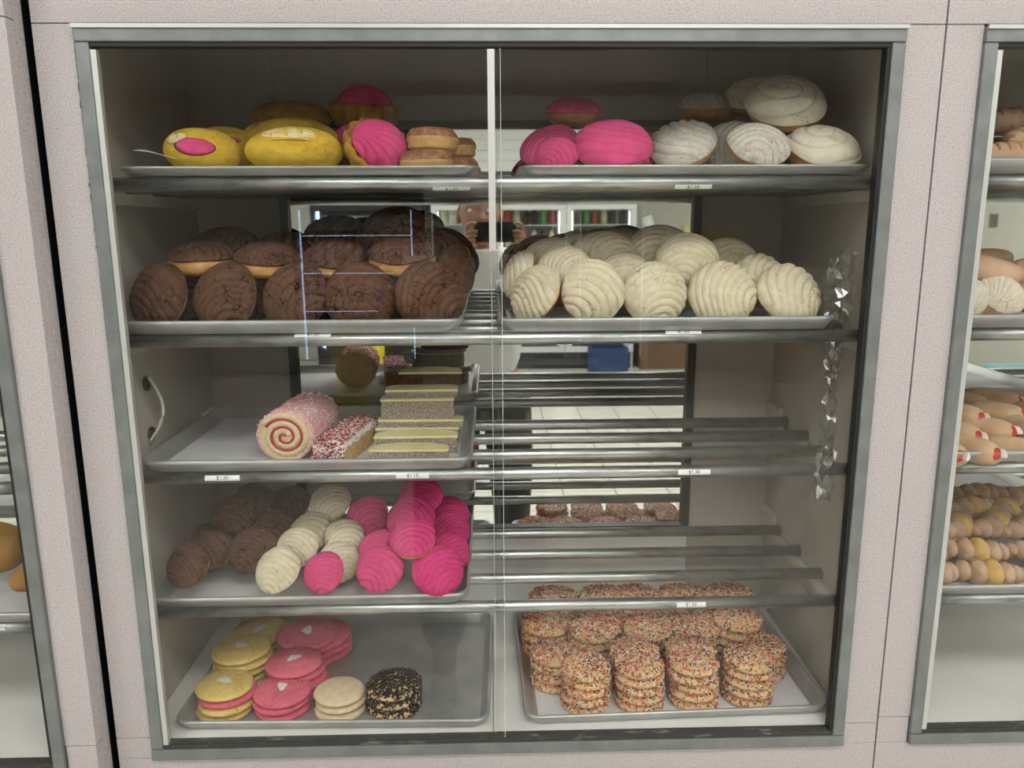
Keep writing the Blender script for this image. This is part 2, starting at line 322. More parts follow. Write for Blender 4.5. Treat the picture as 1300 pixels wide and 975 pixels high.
cab, rods = cabinet(0, 0, 'central bakery display case behind two sliding glass doors, five levels of sweet bread', tags=(
    (2, at(283, 608, .04).x, .047, '$1.30', .15), (2, at(524, 603, .04).x, .045, '$1.15', .15), (2, at(881, 596, .04).x, .045, '$1.30', .15),
    (3, at(877, 767, .04).x, .042, '$1.30', .15), (1, at(397, 427, .04).x, .048, '$1.30', .95), (1, at(868, 422, .04).x, .048, '$1.30', .95),
    (0, at(880, 240, .04).x, .048, '$1.30', -.75), (0, at(573, 235, .04).x, .048, '$1.30', -.95)))
tg = (3, .98-.1115, .06, 'BOX ROOM', .2)
cabL, rodsL = cabinet(-1.080, -.035, 'left neighbouring display case, mostly out of view, its face standing slightly forward', lx=(-.05, 0), rx=(.98, 1.022), tags=((3, .868, .060, '                    OXON', .35),), seam_b=.0467, seam_t=.9655)
box('end_panel', (1.004, .0245, -.3), (1.0219, .0345, 1.3), LAM, cabL, .0006); box('gap_shade_block', (1.004, .035, -.3), (1.016, .42, 1.3), BLACK, cabL); box('edge_strip', (1.0185, .0162, -.3), (1.0219, .0240, 1.3), LAM, cabL)  # black block paints the shade in the gap between the two cases
cabR, rodsR = cabinet(1.0757, 0, 'right neighbouring display case with sugar dusted rolls, only its left edge in view', lx=(-.0457, 0), seam_b=.041)
# torn caulk beside the left stile
mb = MB(); 
for i in range(60):
    z = .70+i*.0041; wv = .0010+.0016*abs(math.sin(i*.7))*random.random()
    mb.box((-.0006-wv, -.0012, z), (-.0002, .0, z+.0041))
mb.build('caulk_bead', CAULK, cab)

# curved pulls on the left inner walls
CHR = mat('white_plastic_cable', (.68, .66, .60), .35); GROM = mat('dark_grommet', (.04, .04, .035), .35, .3)
def wire_pull(parent, za, zb, yy, m, side=1, nm='wire_loop'):
    w = MB(); pts = []
    for i in range(17):
        s = i/16; pts.append((IX0+.004+.020*math.sin(PI*min(1, s*1.05)), yy-.012*s, za+.010-(za-zb+.022)*s))
    w.tube(pts, .0022, 10).build(nm, m, parent)
    for z in (za, zb):
        g = MB().lathe([(0, 0), (.011, 0), (.0105, .0025), (.006, .003), (.005, .005), (0, .005)], 24).build('grommet', GROM, parent)
        g.rotation_euler = (0, PI/2, 0); g.location = (IX0+.0005, yy, z)
wire_pull(cab, .512, .436, .135, CHR); wire_pull(cabR, .525, .452, .15, ALU_L)

# ================================================================ BAKING TRAYS
def tray_mesh(W=.452, D=.322, H=.019):
    m = MB(); rc = .022; n = 7; loops = []
    def loop(inset, z, r):
        w, d = W/2-inset, D/2-inset; vs = []
        for cx, cy, a0 in ((w-r, d-r, 0), (-w+r, d-r, PI/2), (-w+r, -d+r, PI), (w-r, -d+r, 3*PI/2)):
            for i in range(n): a = a0+PI/2*i/(n-1); vs.append((cx+r*math.cos(a), cy+r*math.sin(a), z))
        return vs
    prof = [(.0105, .001, .016), (.0005, H-.005, rc), (0, H-.004, rc), (-.0005, H-.0015, rc+.0005), (.001, H, rc), (.0035, H+.0004, rc-.002), (.0055, H-.0015, rc-.004), (.0145, .0022, .013)]
    L = [loop(*p) for p in prof]; N = len(L[0]); vs = [v for l in L for v in l]
    fs = [(i*N+k, i*N+(k+1) % N, (i+1)*N+(k+1) % N, (i+1)*N+k) for i in range(len(L)-1) for k in range(N)]
    m.add(vs, fs, 0, True); m.f += [tuple((len(L)-1)*N+k for k in range(N)), tuple(range(N))[::-1]]; m.m += [0, 0]; m.sm += [False, False]
    return m.mesh('baking_tray', STEEL)
TRAY = tray_mesh()
TB = {0: ROD_Z[0]+RR, 1: ROD_Z[1]+RR, 2: ROD_Z[2]+RR, 3: ROD_Z[3]+RR}
LINER = MB().box((-.205, -.142, .0), (.205, .142, .0006)).mesh('paper_liner', PAPER)
def tray(x, y, z, label, rz=0, liner=True, dx=0, sx=1.0):
    t = thing('baking_tray', label, 'tray', (x, y, z+.0005), 'aluminium half sheet trays in the display cases', (0, 0, rz))
    p = obj('pan', TRAY, t); p.scale = (sx, 1, 1)
    if liner:
        l = obj('paper_liner', LINER, t); l.location = (dx, 0, .0026); l.scale = (sx, 1, 1)
    return t
FZ = .0225
tray(.2405, .190, TB[0], 'aluminium tray on the top shelf, left, holding yellow breads').scale.z = .62
tray(.7450, .190, TB[0], 'aluminium tray on the top shelf, right, holding pink and white breads').scale.z = .62
tray(.2175, .190, TB[1], 'aluminium tray on the second shelf, left, holding chocolate conchas')
tray(.7165, .190, TB[1], 'aluminium tray on the second shelf, right, holding vanilla conchas')
tray(.2280, .190, TB[2], 'aluminium tray on the third shelf with cake roll and cake slices')
tray(.2200, .190, TB[3], 'aluminium tray on the fourth shelf holding mixed chocolate, cream and pink conchas')
tb1 = tray(.2500, .176, FZ, 'bare aluminium tray on the cabinet floor, left, with iced cookie stacks', -.02, liner=False)
tray(.7460, .182, FZ, 'aluminium tray on the cabinet floor, right, packed with rainbow sprinkle cookies', .03)
# curled paper corner at the left of the top tray
mb = MB(); vs = []
for i in range(9):
    for j in range(5):
        a, b = i/8, j/4; vs.append((.030+.075*a, .052+.05*b, TB[0]+.0235+.010*(1-a)**2+.003*math.sin(5*a+2*b)+.002*b))
mb.add(vs, [(i*5+j, (i+1)*5+j, (i+1)*5+j+1, i*5+j+1) for i in range(8) for j in range(4)], 0, True)
o = mb.build('paper_sheet', PAPER); o.modifiers.new('s', 'SOLIDIFY').thickness = .0006
tag(o, 'curled white paper corner sticking up at the left end of the top left tray', 'paper')

# ================================================================ BREADS
def polar(N, M): 
    r = np.linspace(0, 1, N+1); ph = np.linspace(0, 2*PI, M, endpoint=False); return np.meshgrid(r, ph, indexing='ij')
def polar_faces(N, M, b=0):
    return [(b+i*M+k, b+i*M+(k+1) % M, b+(i+1)*M+(k+1) % M, b+(i+1)*M+k) for i in range(N) for k in range(M)]
HT, HB = .56, .34                       # dome and belly heights for a unit-radius bun
def bun_surface(th, ph, off=0):
    """th 0 at the top, pi at the bottom"""
    s, c = np.sin(th), np.cos(th)
    rr = np.where(c > 0, np.abs(s)**.92, np.abs(s)**.55); z = np.where(c > 0, HT*np.sign(c)*np.abs(c)**1.0, -HB*np.abs(c)**.9)
    return np.stack([(rr+off*s)*np.cos(ph), (rr+off*s)*np.sin(ph), z+off*c], -1)
def np_mesh(name, V, F, mats, mi=None):
    me = bpy.data.meshes.new(name); me.from_pydata(V.reshape(-1, 3).tolist(), [], F)
    for m in mats: me.materials.append(m)
    me.polygons.foreach_set('use_smooth', [True]*len(F))
    if mi is not None: me.polygons.foreach_set('material_index', mi)
    me.update(); return me
def bun_mesh(name, m, seed):
    N, M = 26, 44; r, ph = polar(N, M); V = bun_surface(r*PI, ph); V = V*(1+wob(seed, 5, .035, 1.6)(V))[..., None]
    return np_mesh(name, V, polar_faces(N, M), [m])
def top_mesh(name, m, seed, style='shell', cover=1.62, k=5.6, depth=.035, N=64, M=120):
    r, ph = polar(N, M); w1 = wob(seed+5, 4, .10, 1.0); base = wob(seed, 5, .035, 1.6)
    edge = np.stack([np.cos(ph)*2, np.sin(ph)*2, 0*ph], -1)
    th = r*cover*(1+w1(edge)*.8)
    P = bun_surface(th, ph); x, y = np.sin(th)*np.cos(ph), np.sin(th)*np.sin(ph)
    wx = wob(seed+9, 6, .13, 2.0)(P); wy = wob(seed+19, 6, .13, 2.0)(P)
    X, Y = x+wx, y+wy
    if style == 'shell':
        d = np.sqrt((X+1.22)**2+(Y*1.05)**2); t = d*k*(1+.10*Y)
    elif style == 'straight':
        t = (X+.25*Y*Y)*k*1.2+.3
    elif style == 'fan':
        d = np.arctan2(Y, X+1.25); t = d*k*1.25+.5
    else:  # swirl
        t = np.sqrt(X*X+Y*Y)*2.6+np.arctan2(Y, X)/(2*PI)*2
    ridge = np.abs(np.sin(PI*t))**.5
    fall = np.clip((1-r)/.06, 0, 1)**.5
    dm = np.clip(.8+wob(seed+31, 4, 1.0, 1.3)(P), .45, 1.15)
    off = .020+(depth*.85+.012)*fall+depth*dm*(ridge-1)*np.clip((1-r)/.12, .0, 1)
    off = np.where(r >= 1, -.02, off)+wob(seed+3, 6, .006, 9)(P)*fall
    P = bun_surface(th, ph, off)*(1+base(bun_surface(th, ph)))[..., None]
    me = np_mesh(name, P, polar_faces(N, M), [m])
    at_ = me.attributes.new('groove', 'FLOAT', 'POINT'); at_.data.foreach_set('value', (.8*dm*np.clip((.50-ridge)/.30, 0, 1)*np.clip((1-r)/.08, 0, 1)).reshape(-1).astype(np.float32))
    return me
BUNS = {'g': [bun_mesh('bun', BREAD, s) for s in (1, 2, 3)], 'd': [bun_mesh('bun', BREAD_D, s) for s in (1, 2, 3)]}
TOPS = {}
def tops(kind):
    if kind not in TOPS:
        m, st, cov = {'choc': (CHOC, 'shell', 1.60), 'van': (VAN, 'shell', 1.60), 'pink': (PINK, 'shell', 1.62), 'speck': (SPECK, 'shell', 1.5), 'white': (WHITE, 'swirl', 1.5), 'pinkf': (PINK, 'fan', 1.6), 'choclow': (CHOC, 'shell', 1.30), 'vanlow': (VAN, 'shell', 1.25), 'pinklow': (PINK, 'shell', 1.35)}[kind]
        dp = .085 if kind.startswith(('van', 'pink')) else .08
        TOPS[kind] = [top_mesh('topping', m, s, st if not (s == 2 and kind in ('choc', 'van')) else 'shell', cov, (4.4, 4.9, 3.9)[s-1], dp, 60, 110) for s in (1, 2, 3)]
    return TOPS[kind]
def orient(n, spin, ref=Vector((0, 0, 1))):
    n = Vector(n).normalized()
    r = Vector((0, 0, 1)) if abs(n.z) < .85 else Vector((0, 1, 0))
    x = (r-n*r.dot(n)).normalized(); y = n.cross(x); M = Matrix((x, y, n)).transposed()
    return (M @ Matrix.Rotation(spin, 3, 'Z')).to_euler()
CNT = [0]; CONCH = []
def settle(p, r, n, fh=.5):
    """lift a bun so that it rests on its tray instead of sinking into it"""
    n = Vector(n).normalized(); ext = r*math.sqrt((1-n.z**2)+(.36*n.z)**2) if n.z > .9 else r*math.sqrt((1-n.z**2)*.97+(.42*n.z)**2)
    base = max((b for b in TB.values() if b < p.z), default=FZ)+.0040
    return Vector((p.x, p.y, max(p.z, base+ext)))
def concha(kind, u, v, y, rpx, n, spin, label, group, body='g', sz=1.0, minz=None):
    i = CNT[0] % 3; CNT[0] += 1
    p = at(u, v, y); r = rpx*mpp(y)
    p = settle(p, r*1.03, n)
    t = thing('concha', label, 'sweet bread', p, group, orient(n, spin)); t.scale = (r*.955, r*.955, r*sz*.955); CONCH.append((t, r, Vector(n).normalized()))
    obj('bun', BUNS[body][i], t); obj('topping', tops(kind)[i], t)
    return t
R_ = random.uniform

# ---- top shelf, left tray: yellow breads
def ell_mesh(name, m, a, b, c, seed, amp=.04, f=2.0, flat=.75, N=28, M=48):
    r, ph = polar(N, M); th = r*PI
    s, cc = np.sin(th)**.85, np.cos(th); V = np.stack([a*s*np.cos(ph), b*s*np.sin(ph), c*cc], -1)
    V = V*(1+wob(seed, 6, amp, f)(V/np.array([a, b, c])))[..., None]; V[..., 2] = np.maximum(V[..., 2], -c*flat)
    return np_mesh(name, V, polar_faces(N, M), [m])
def patch_mesh(name, m, a, b, c, n, rad, seed, lift=.04, ridges=0, ky=0.0, asp=1.0):
    """a lens of crust lying on an ellipsoid (semi-axes a, b, c) around direction n"""
    n = Vector(n).normalized(); x = n.orthogonal().normalized() if abs(n.x) > .9 else (Vector((1, 0, 0))-n*n.x).normalized(); y = n.cross(x)
    N, M = 30, 48; r, ph = polar(N, M); wv = wob(seed, 5, .12, 1.5)(np.stack([np.cos(ph), np.sin(ph), 0*ph], -1)*1.5)
    th = r*rad*(1+wv); px, py = np.sin(th)*np.cos(ph), np.sin(th)*np.sin(ph)*asp
    pz = np.sqrt(np.clip(1-px**2-py**2, 0, 1))
    D = px[..., None]*np.array(x)+py[..., None]*np.array(y)+pz[..., None]*np.array(n)
    rg = (np.abs(np.sin(PI*(px*ridges+ky+.15*np.sin(5*py))))**.5-1)*min(.08, lift*.9) if ridges else 0
    off = 1+lift*np.clip((1-r)/.25, 0, 1)**.5+rg*np.clip((1-r)/.15, 0, 1)
    off = np.where(r >= 1, .97, off)
    V = D*off[..., None]*np.array([a, b, c]); return np_mesh(name, V, polar_faces(N, M), [m])
def face_pt(u, v, y): return at(u, v, y)
G1 = 'yellow breads on the top shelf'
def ybread(u, v, y, apx, cpx, b, label, parts, m=YEL, rot=(0, 0, 0), seed=1, flat=.8):
    k = mpp(y); a, c = apx*k, cpx*k; t = thing('filled_bread', label, 'sweet bread', at(u, v, y), G1, rot); t.scale = (a, b, c)
    obj('crust', ell_mesh('crust', m, 1, 1, 1, seed, .05, 2.2, flat), t)
    for nm, mm, n, rad, lift, rid, asp in parts:
        obj(nm, patch_mesh(nm, mm, 1, 1, 1, n, rad, seed+7, lift, rid, .3, asp), t)
    return t
CREAMY = crust('pale_yellow_sugar', (.80, .60, .17), (.83, .74, .50), (.35, .15, .05), crack_scale=3, crack_w=.02, thr=.5)
DK = mat('dark_red_crease', (.16, .02, .02), .7)
ybread(258, 193, .085, 45, 27, .040, 'yellow split bread with a bright pink oval opening, left end of top shelf', [('crease', DK, (-.05, -1, .12), .57, .012, 0, .72), ('pink_filling', PINK, (-.02, -1, .13), .50, .07, 2, .72), ('sugar_patch', CREAMY, (-.62, -.75, .45), .33, .02, 0, .8)], seed=3, rot=(0, .10, .1))
ybread(285, 190, .165, 38, 27, .040, 'smaller yellow bread with pink stripe behind the leftmost split one', [('crease', DK, (.45, -.8, .35), .42, .012, 0, .4), ('pink_filling', PINK, (.45, -.8, .35), .34, .05, 0, .35)], seed=5)
ybread(374, 192, .085, 59, 28, .042, 'large bright yellow loaf with whitish scored top, front of the top left tray', [('sugar_patch', CREAMY, (.05, -.70, .66), .60, .05, 3.4, .55), ('crease', DK, (.10, -.93, .33), .42, .008, 0, .055)], seed=8)
ybread(370, 186, .185, 62, 33, .045, 'yellow and pink loaf mostly hidden behind the large bright yellow loaf', [('pink_filling', PINK, (-.6, -.4, .6), .4, .03, 3, .5), ('sugar_patch', CREAMY, (0, -.4, .9), .5, .02, 4, .5)], seed=11)
ybread(370, 150, .245, 48, 19, .042, 'browned yellow half moon bread on top behind the yellow loaves', [('browned_edge', BREAD_D, (-.85, -.35, -.35), .42, .015, 0, .7)], m=YELDK, seed=14, flat=.9)
def bread_bowl(u, v, y, rpx, tilt, label, pk, extra):
    k = rpx*mpp(y); t = thing('bread_bowl', label, 'sweet bread', at(u, v, y), G1, (tilt, extra, .3)); t.scale = (k, k, k)
    def fn(q, a, i):
        f = 1+.05*math.cos(14*a) if i > 1 else 1; return Vector((q.x*f, q.y*f, q.z))
    MB().lathe([(0, -.42), (.5, -.42), (.82, -.30), (.98, -.02), (1.02, .22), (.96, .32), (.86, .30), (.78, .16), (.4, .08), (0, .06)], 96, 0, fn).build('bowl', YELDK, t)
    d = obj('pink_dome', tops('pinkf')[pk], t); d.scale = (.76, .76, .92); d.location = (0, 0, .24); b = obj('bun', BUNS['d'][0], t); b.scale = (.75, .75, .7); b.location = (0, 0, .22)
    return t
bread_bowl(464, 147, .245, 41, .12, 'fluted bread bowl with a smooth pink dome, set highest at the back', 1, 0)
bread_bowl(478, 192, .090, 41, .95, 'tilted fluted bread bowl showing its ridged pink dome towards the glass', 0, .35)
bread_bowl(455, 190, .200, 36, .25, 'fluted bread bowl hidden under the highest pink domed bowl', 2, 0)
def biscuit_mesh(seed):
    w1 = wob(seed, 6, .06, 2.2); m = MB()
    def fn(q, a, i): s = 1+float(w1(np.array([[q.x*1.5, q.y*1.5, q.z*2]]))[0]); return Vector((q.x*s, q.y*s, q.z*(1+.3*(s-1))))
    pr = [(0, 0), (.6, 0), (.93, .03), (1.0, .12), (.96, .24), (1.02, .30), (1.0, .40)]; m.lathe(pr, 48, 0, fn); m.lathe([(1.0, .40), (.98, .48), (.93, .56), (.84, .66), (.55, .70), (.25, .71), (0, .71)], 48, 1, fn)
    return m.mesh('biscuit', [BISC, BISC_T])
BISC = mat('pale_biscuit', (.60, .38, .14), .7, var=(.50, .29, .09), scale=3, bump=.5, bscale=12)
BISC_T = mat('browned_biscuit_top', (.24, .09, .03), .5, var=(.46, .24, .09), contrast=(.45, .7), scale=4, detail=5, bump=.5, bscale=12)
bm_ = [biscuit_mesh(s) for s in (1, 2)]
for i, (u, vb, y, r, lb) in enumerate(((543, 215, .075, 33, 'lower front biscuit with browned top, at the right end of the top left tray'), (549, 194, .090, 31, 'upper front biscuit stacked on the lower one, beside the pink domed bowl'),
                                       (577, 215, .150, 28, 'lower biscuit behind the front pair on the top left tray'), (578, 192, .155, 26, 'upper biscuit half hidden behind the front stack on top left tray'))):
    k = r*mpp(y); p = at(u, vb, y); z = TB[0]+.004+(0 if i in (0, 2) else k*.90)
    o = obj('biscuit', bm_[i % 2], None); tag(o, lb, 'biscuit', 'biscuits on the top shelf'); o.location = (p.x, p.y, z); o.scale = (k, k, k*1.25); o.rotation_euler = (R_(-.05, .05), R_(-.05, .05), i*1.3)

# ---- top shelf, right tray
G = 'pink and white breads on the top right tray'
concha('pinklow', 729, 148, .200, 35, (.05, -.15, 1), .4, 'dark pink topped bun lying flat on top of the pink breads', G, 'd')
concha('pink', 698, 188, .150, 36, (-.35, -.5, .85), .6, 'pink concha at the back left of the top right tray', G)
concha('pink', 708, 205, .075, 25, (-.2, -.9, .7), -.6, 'smallest pink concha low in front at the left end of that tray', G)
concha('pink', 777, 188, .085, 47, (-.05, -.52, .86), 2.6, 'large bright pink concha facing the glass on the top right tray', G)
concha('pinklow', 806, 200, .150, 27, (.3, -.3, .9), .2, 'pink bun edge peeking out right of the large pink concha', G)
concha('speck', 862, 188, .135, 42, (-.25, -.55, .8), 2.4, 'greyish speckled concha right of the large pink concha', G)
concha('speck', 905, 140, .255, 36, (.05, -.1, 1), .8, 'speckled white topped bun lying flat high at the back', G)
concha('speck', 936, 186, .165, 39, (-.2, -.8, .7), 1.0, 'speckled bun with brown side showing behind the white speckled concha', G, 'd')
concha('speck', 962, 188, .080, 38, (.05, -.62, .75), -.5, 'bright white speckled concha facing the glass near the right end', G, 'd')
concha('white', 998, 142, .150, 48, (-.05, -.62, .8), .6, 'large white swirl bread perched on top at the right', G)
concha('white', 950, 128, .235, 36, (-.2, -.5, .9), 1.8, 'white bread half hidden behind the large perched swirl bread', G)
concha('white', 1049, 191, .100, 46, (.05, -.45, .9), 2.2, 'white swirl bread with brown side at the far right end of the tray', G, 'd')

# ---- second shelf, left tray: chocolate
G = 'chocolate conchas on the second shelf'
ordn = ('leftmost', 'second from left', 'third from left', 'fourth from left', 'rightmost')
for i, (u, v, r, nx, sp) in enumerate(((206, 380, 42, -.50, -.6), (289, 379, 44, -.42, .5), (376, 378, 43, -.26, .9), (460, 377, 43, .18, -.2), (543, 377, 44, .22, .8))):
    concha('choc', u, v, .078, r, (nx, -1, .40), sp, 'chocolate concha standing on edge in the front row of second shelf, %s' % ordn[i], G)
for i, (u, r) in enumerate(((235, 38), (325, 38), (412, 38), (497, 38))):
    concha('choc', u, 372, .165, r, (R_(-.3, .3), -1, .6), R_(-1, 1), 'chocolate concha standing in the hidden second row of second shelf, %s' % (ordn[:3]+('rightmost',))[i], G)
for i, (u, v, y, r, n) in enumerate(((258, 337, .125, 42, (.02, -.12, 1)), (341, 339, .125, 42, (.06, -.22, 1)), (427, 336, .125, 42, (.0, -.35, 1)), (514, 334, .125, 43, (.02, -.3, 1)))):
    concha('choclow', u, v, y, r, n, R_(-2, 2), 'chocolate concha lying flat on the front row of second shelf, %s' % (ordn[:3]+('rightmost',))[i], G)
for u, v, y, r, n, lb in ((292, 318, .235, 43, (0, -.25, 1), 'left chocolate concha lying in the upper back row of second shelf'), (365, 316, .235, 38, (0, -.3, 1), 'chocolate concha in the upper back row just left of the mirror edge'),
                          (424, 303, .235, 38, (0, -.3, 1), 'dark chocolate concha in the upper back row in front of the mirror'), (502, 303, .205, 46, (-.25, -.5, .8), 'topmost chocolate concha leaning back above the right end of the pile'),
                          (553, 318, .225, 36, (.4, -.4, .8), 'chocolate concha behind the right end of the upper row'), (577, 345, .165, 30, (.9, -.6, .4), 'chocolate concha turned sideways at the right end of the left tray')):
    concha('choc', u, v, y, r, n, R_(-2, 2), lb, G)
# ---- second shelf, right tray: vanilla
G = 'vanilla conchas on the second shelf'
for i, (u, v, r, nx, nz, sp, b) in enumerate(((681, 373, 37, -1.1, .75, -.6, 'g'), (751, 374, 42, .05, .30, -.8, 'd'), (831, 373, 40, .05, .35, .1, 'd'), (915, 373, 42, -.1, .45, 1.2, 'd'), (1000, 374, 42, .25, .75, .9, 'd'))):
    concha('van' if i != 1 else 'vanlow', u, v, .078, r, (nx, -1, nz), sp, 'vanilla concha standing on edge in the front row of second shelf, %s' % ordn[i], G, b)
for u, v, y, r, n, k, b, lb in ((873, 332, .135, 38, (-.15, -1, .8), 'van', 'd', 'vanilla concha tilted to the glass on top of the third and fourth front ones'),
                         (716, 340, .135, 33, (-.2, -.7, .8), 'van', 'd', 'vanilla concha behind and above the leftmost front vanilla one'),
                         (661, 350, .165, 31, (-1, -.4, .4), 'van', 'd', 'shaded concha at the very left end of the right second shelf tray'),
                         (790, 350, .155, 34, (0, -.7, .5), 'vanlow', 'd', 'vanilla concha with brown side between second and third front ones, behind'),
                         (848, 365, .165, 32, (.2, -.7, .5), 'van', 'd', 'vanilla concha hidden behind the third front vanilla one'),
                         (962, 352, .150, 33, (.1, -.8, .6), 'van', 'd', 'vanilla concha between and behind the two rightmost front ones'),
                         (768, 328, .205, 40, (-.1, -.5, .8), 'van', 'd', 'vanilla concha in the middle of the upper back row'),
                         (700, 328, .215, 33, (-.3, -.5, .8), 'van', 'd', 'vanilla concha near the left end of the upper back row'),
                         (838, 322, .215, 40, (0, -.6, .8), 'van', 'd', 'shaded vanilla concha behind the tilted upper one'),
                         (930, 335, .205, 36, (.2, -.7, .7), 'van', 'd', 'vanilla concha at the right of the upper back row'),
                         (734, 318, .285, 30, (-.1, -.2, 1), 'vanlow', 'd', 'brown sided concha at the far back left of the right tray'),
                         (790, 312, .285, 32, (.1, -.2, 1), 'vanlow', 'd', 'brown sided concha at the far back, its edge against the mirror'),
                         (845, 350, .290, 34, (.1, -.2, 1), 'vanlow', 'd', 'low concha at the far back right of the right tray')):
    concha(k, u, v, y, r, n, R_(-1.2, 1.2), lb, G, b)

# ---- fourth shelf tray: mixed conchas
G = 'mixed conchas on the fourth shelf'
for k, u, v, y, r, n, lb in (
    ('choc', 240, 718, .060, 30, (-.3, -.9, .75), 'chocolate concha at the front left corner of the fourth shelf'),
    ('choc', 272, 700, .110, 29, (-.3, -.8, .8), 'chocolate concha just behind the front left one on fourth shelf'),
    ('choc', 268, 684, .165, 28, (-.3, -.6, .8), 'chocolate concha low at the back left of the fourth shelf'),
    ('choc', 322, 698, .105, 32, (-.05, -.7, .8), 'chocolate concha beside the front cream one, low on fourth shelf'),
    ('choc', 345, 672, .165, 32, (0, -.6, .9), 'chocolate concha in the middle of the chocolate group, fourth shelf'),
    ('choc', 304, 655, .165, 30, (-.1, -.7, .9), 'chocolate concha perched on the left pile of the fourth shelf'),
    ('choc', 320, 637, .215, 27, (0, -.6, .9), 'chocolate concha at the top back of the left pile'),
    ('choc', 369, 638, .255, 26, (0, -.5, .9), 'chocolate concha at the back between dark and cream piles'),
    ('van', 357, 721, .055, 31, (-.35, -.9, .8), 'cream concha nearest the glass on the fourth shelf'),
    ('van', 375, 698, .100, 30, (-.3, -.8, .9), 'cream concha second in the left cream row of fourth shelf'),
    ('van', 391, 678, .150, 29, (-.2, -.7, .9), 'cream concha third in the left cream row of fourth shelf'),
    ('van', 419, 640, .205, 27, (-.1, -.7, .9), 'cream concha perched highest on the cream pile'),
    ('van', 404, 668, .215, 28, (-.1, -.5, .9), 'cream concha hidden under the highest cream one'),
    ('van', 434, 687, .130, 26, (.2, -.8, .8), 'cream concha between the cream row and the pink pile'),
    ('van', 430, 708, .095, 27, (.3, -.8, .7), 'cream concha right behind the front left pink one'),
    ('pink', 415, 727, .050, 28, (-.3, -.9, .7), 'pink concha nearest the glass, leaning on cream ones'),
    ('pink', 487, 719, .055, 31, (-.1, -.9, .75), 'middle pink concha of the front row on fourth shelf'),
    ('pink', 552, 720, .055, 34, (.1, -.9, .75), 'right pink concha of the front row on fourth shelf'),
    ('pink', 485, 697, .110, 29, (-.1, -.7, .9), 'pink concha second row, behind the middle front pink one'),
    ('pink', 466, 656, .180, 27, (-.1, -.8, .8), 'round pink concha at the upper left of the pink pile'),
    ('pink', 571, 700, .115, 27, (.3, -.7, .8), 'pink concha second row at the right edge of the tray'),
    ('pink', 572, 672, .165, 27, (.4, -.7, .8), 'pink concha third row at the right edge of the tray'),
    ('pinklow', 529, 690, .075, 31, (-.12, -.6, 1), 'pink concha on top showing its yellow underside, above the front row'),
    ('pink', 523, 662, .125, 32, (-.2, -.75, .85), 'large pink concha upright in the middle of the pink pile'),
    ('pink', 533, 634, .185, 29, (-.05, -.6, .9), 'topmost pink concha of the pile under the third shelf'),
    ('pink', 572, 652, .225, 24, (.2, -.7, .8), 'pink concha at the far back right of the fourth shelf tray'),
    ('pink', 500, 682, .190, 28, (0, -.5, .9), 'pink concha buried in the middle of the pink pile')):
    concha(k, u, v, y, r, n, R_(-.6, .6), lb, G)

# neighbouring buns press against each other instead of running into one another
P0 = [t.location.copy() for t, r, n in CONCH]
for it in range(14):
    for i in range(len(CONCH)):
        for j in range(i+1, len(CONCH)):
            a, ra, na = CONCH[i]; b, rb, nb = CONCH[j]
            d = b.location-a.location; L = d.length
            if L > .1 or L < 1e-6: continue
            u = d/L
            sup = lambda r, n: r*math.sqrt(max(0, 1-u.dot(n)**2)*.90+(.50*u.dot(n))**2)
            gap = sup(ra, na)+sup(rb, nb)-L
            if gap > 0:
                a.location = a.location-u*gap*.45; b.location = b.location+u*gap*.45
    for i, (t, r, n) in enumerate(CONCH):
        d = t.location-P0[i]; m = .007
        if d.length > m: t.location = P0[i]+d*(m/d.length)
        q = P0[i]; base = max((b for b in TB.values() if b < q.z), default=FZ)
        t.location.y = min(max(t.location.y, .030+r*(.30+.62*abs(n.z))), YB-.012-r*.60)
        t.location.x = min(max(t.location.x, IX0+.014+r*.92), IX1-.014-r*.98)
        t.location.z = settle(Vector((t.location.x, t.location.y, max(t.location.z, base+.01))), r*.96, n).z

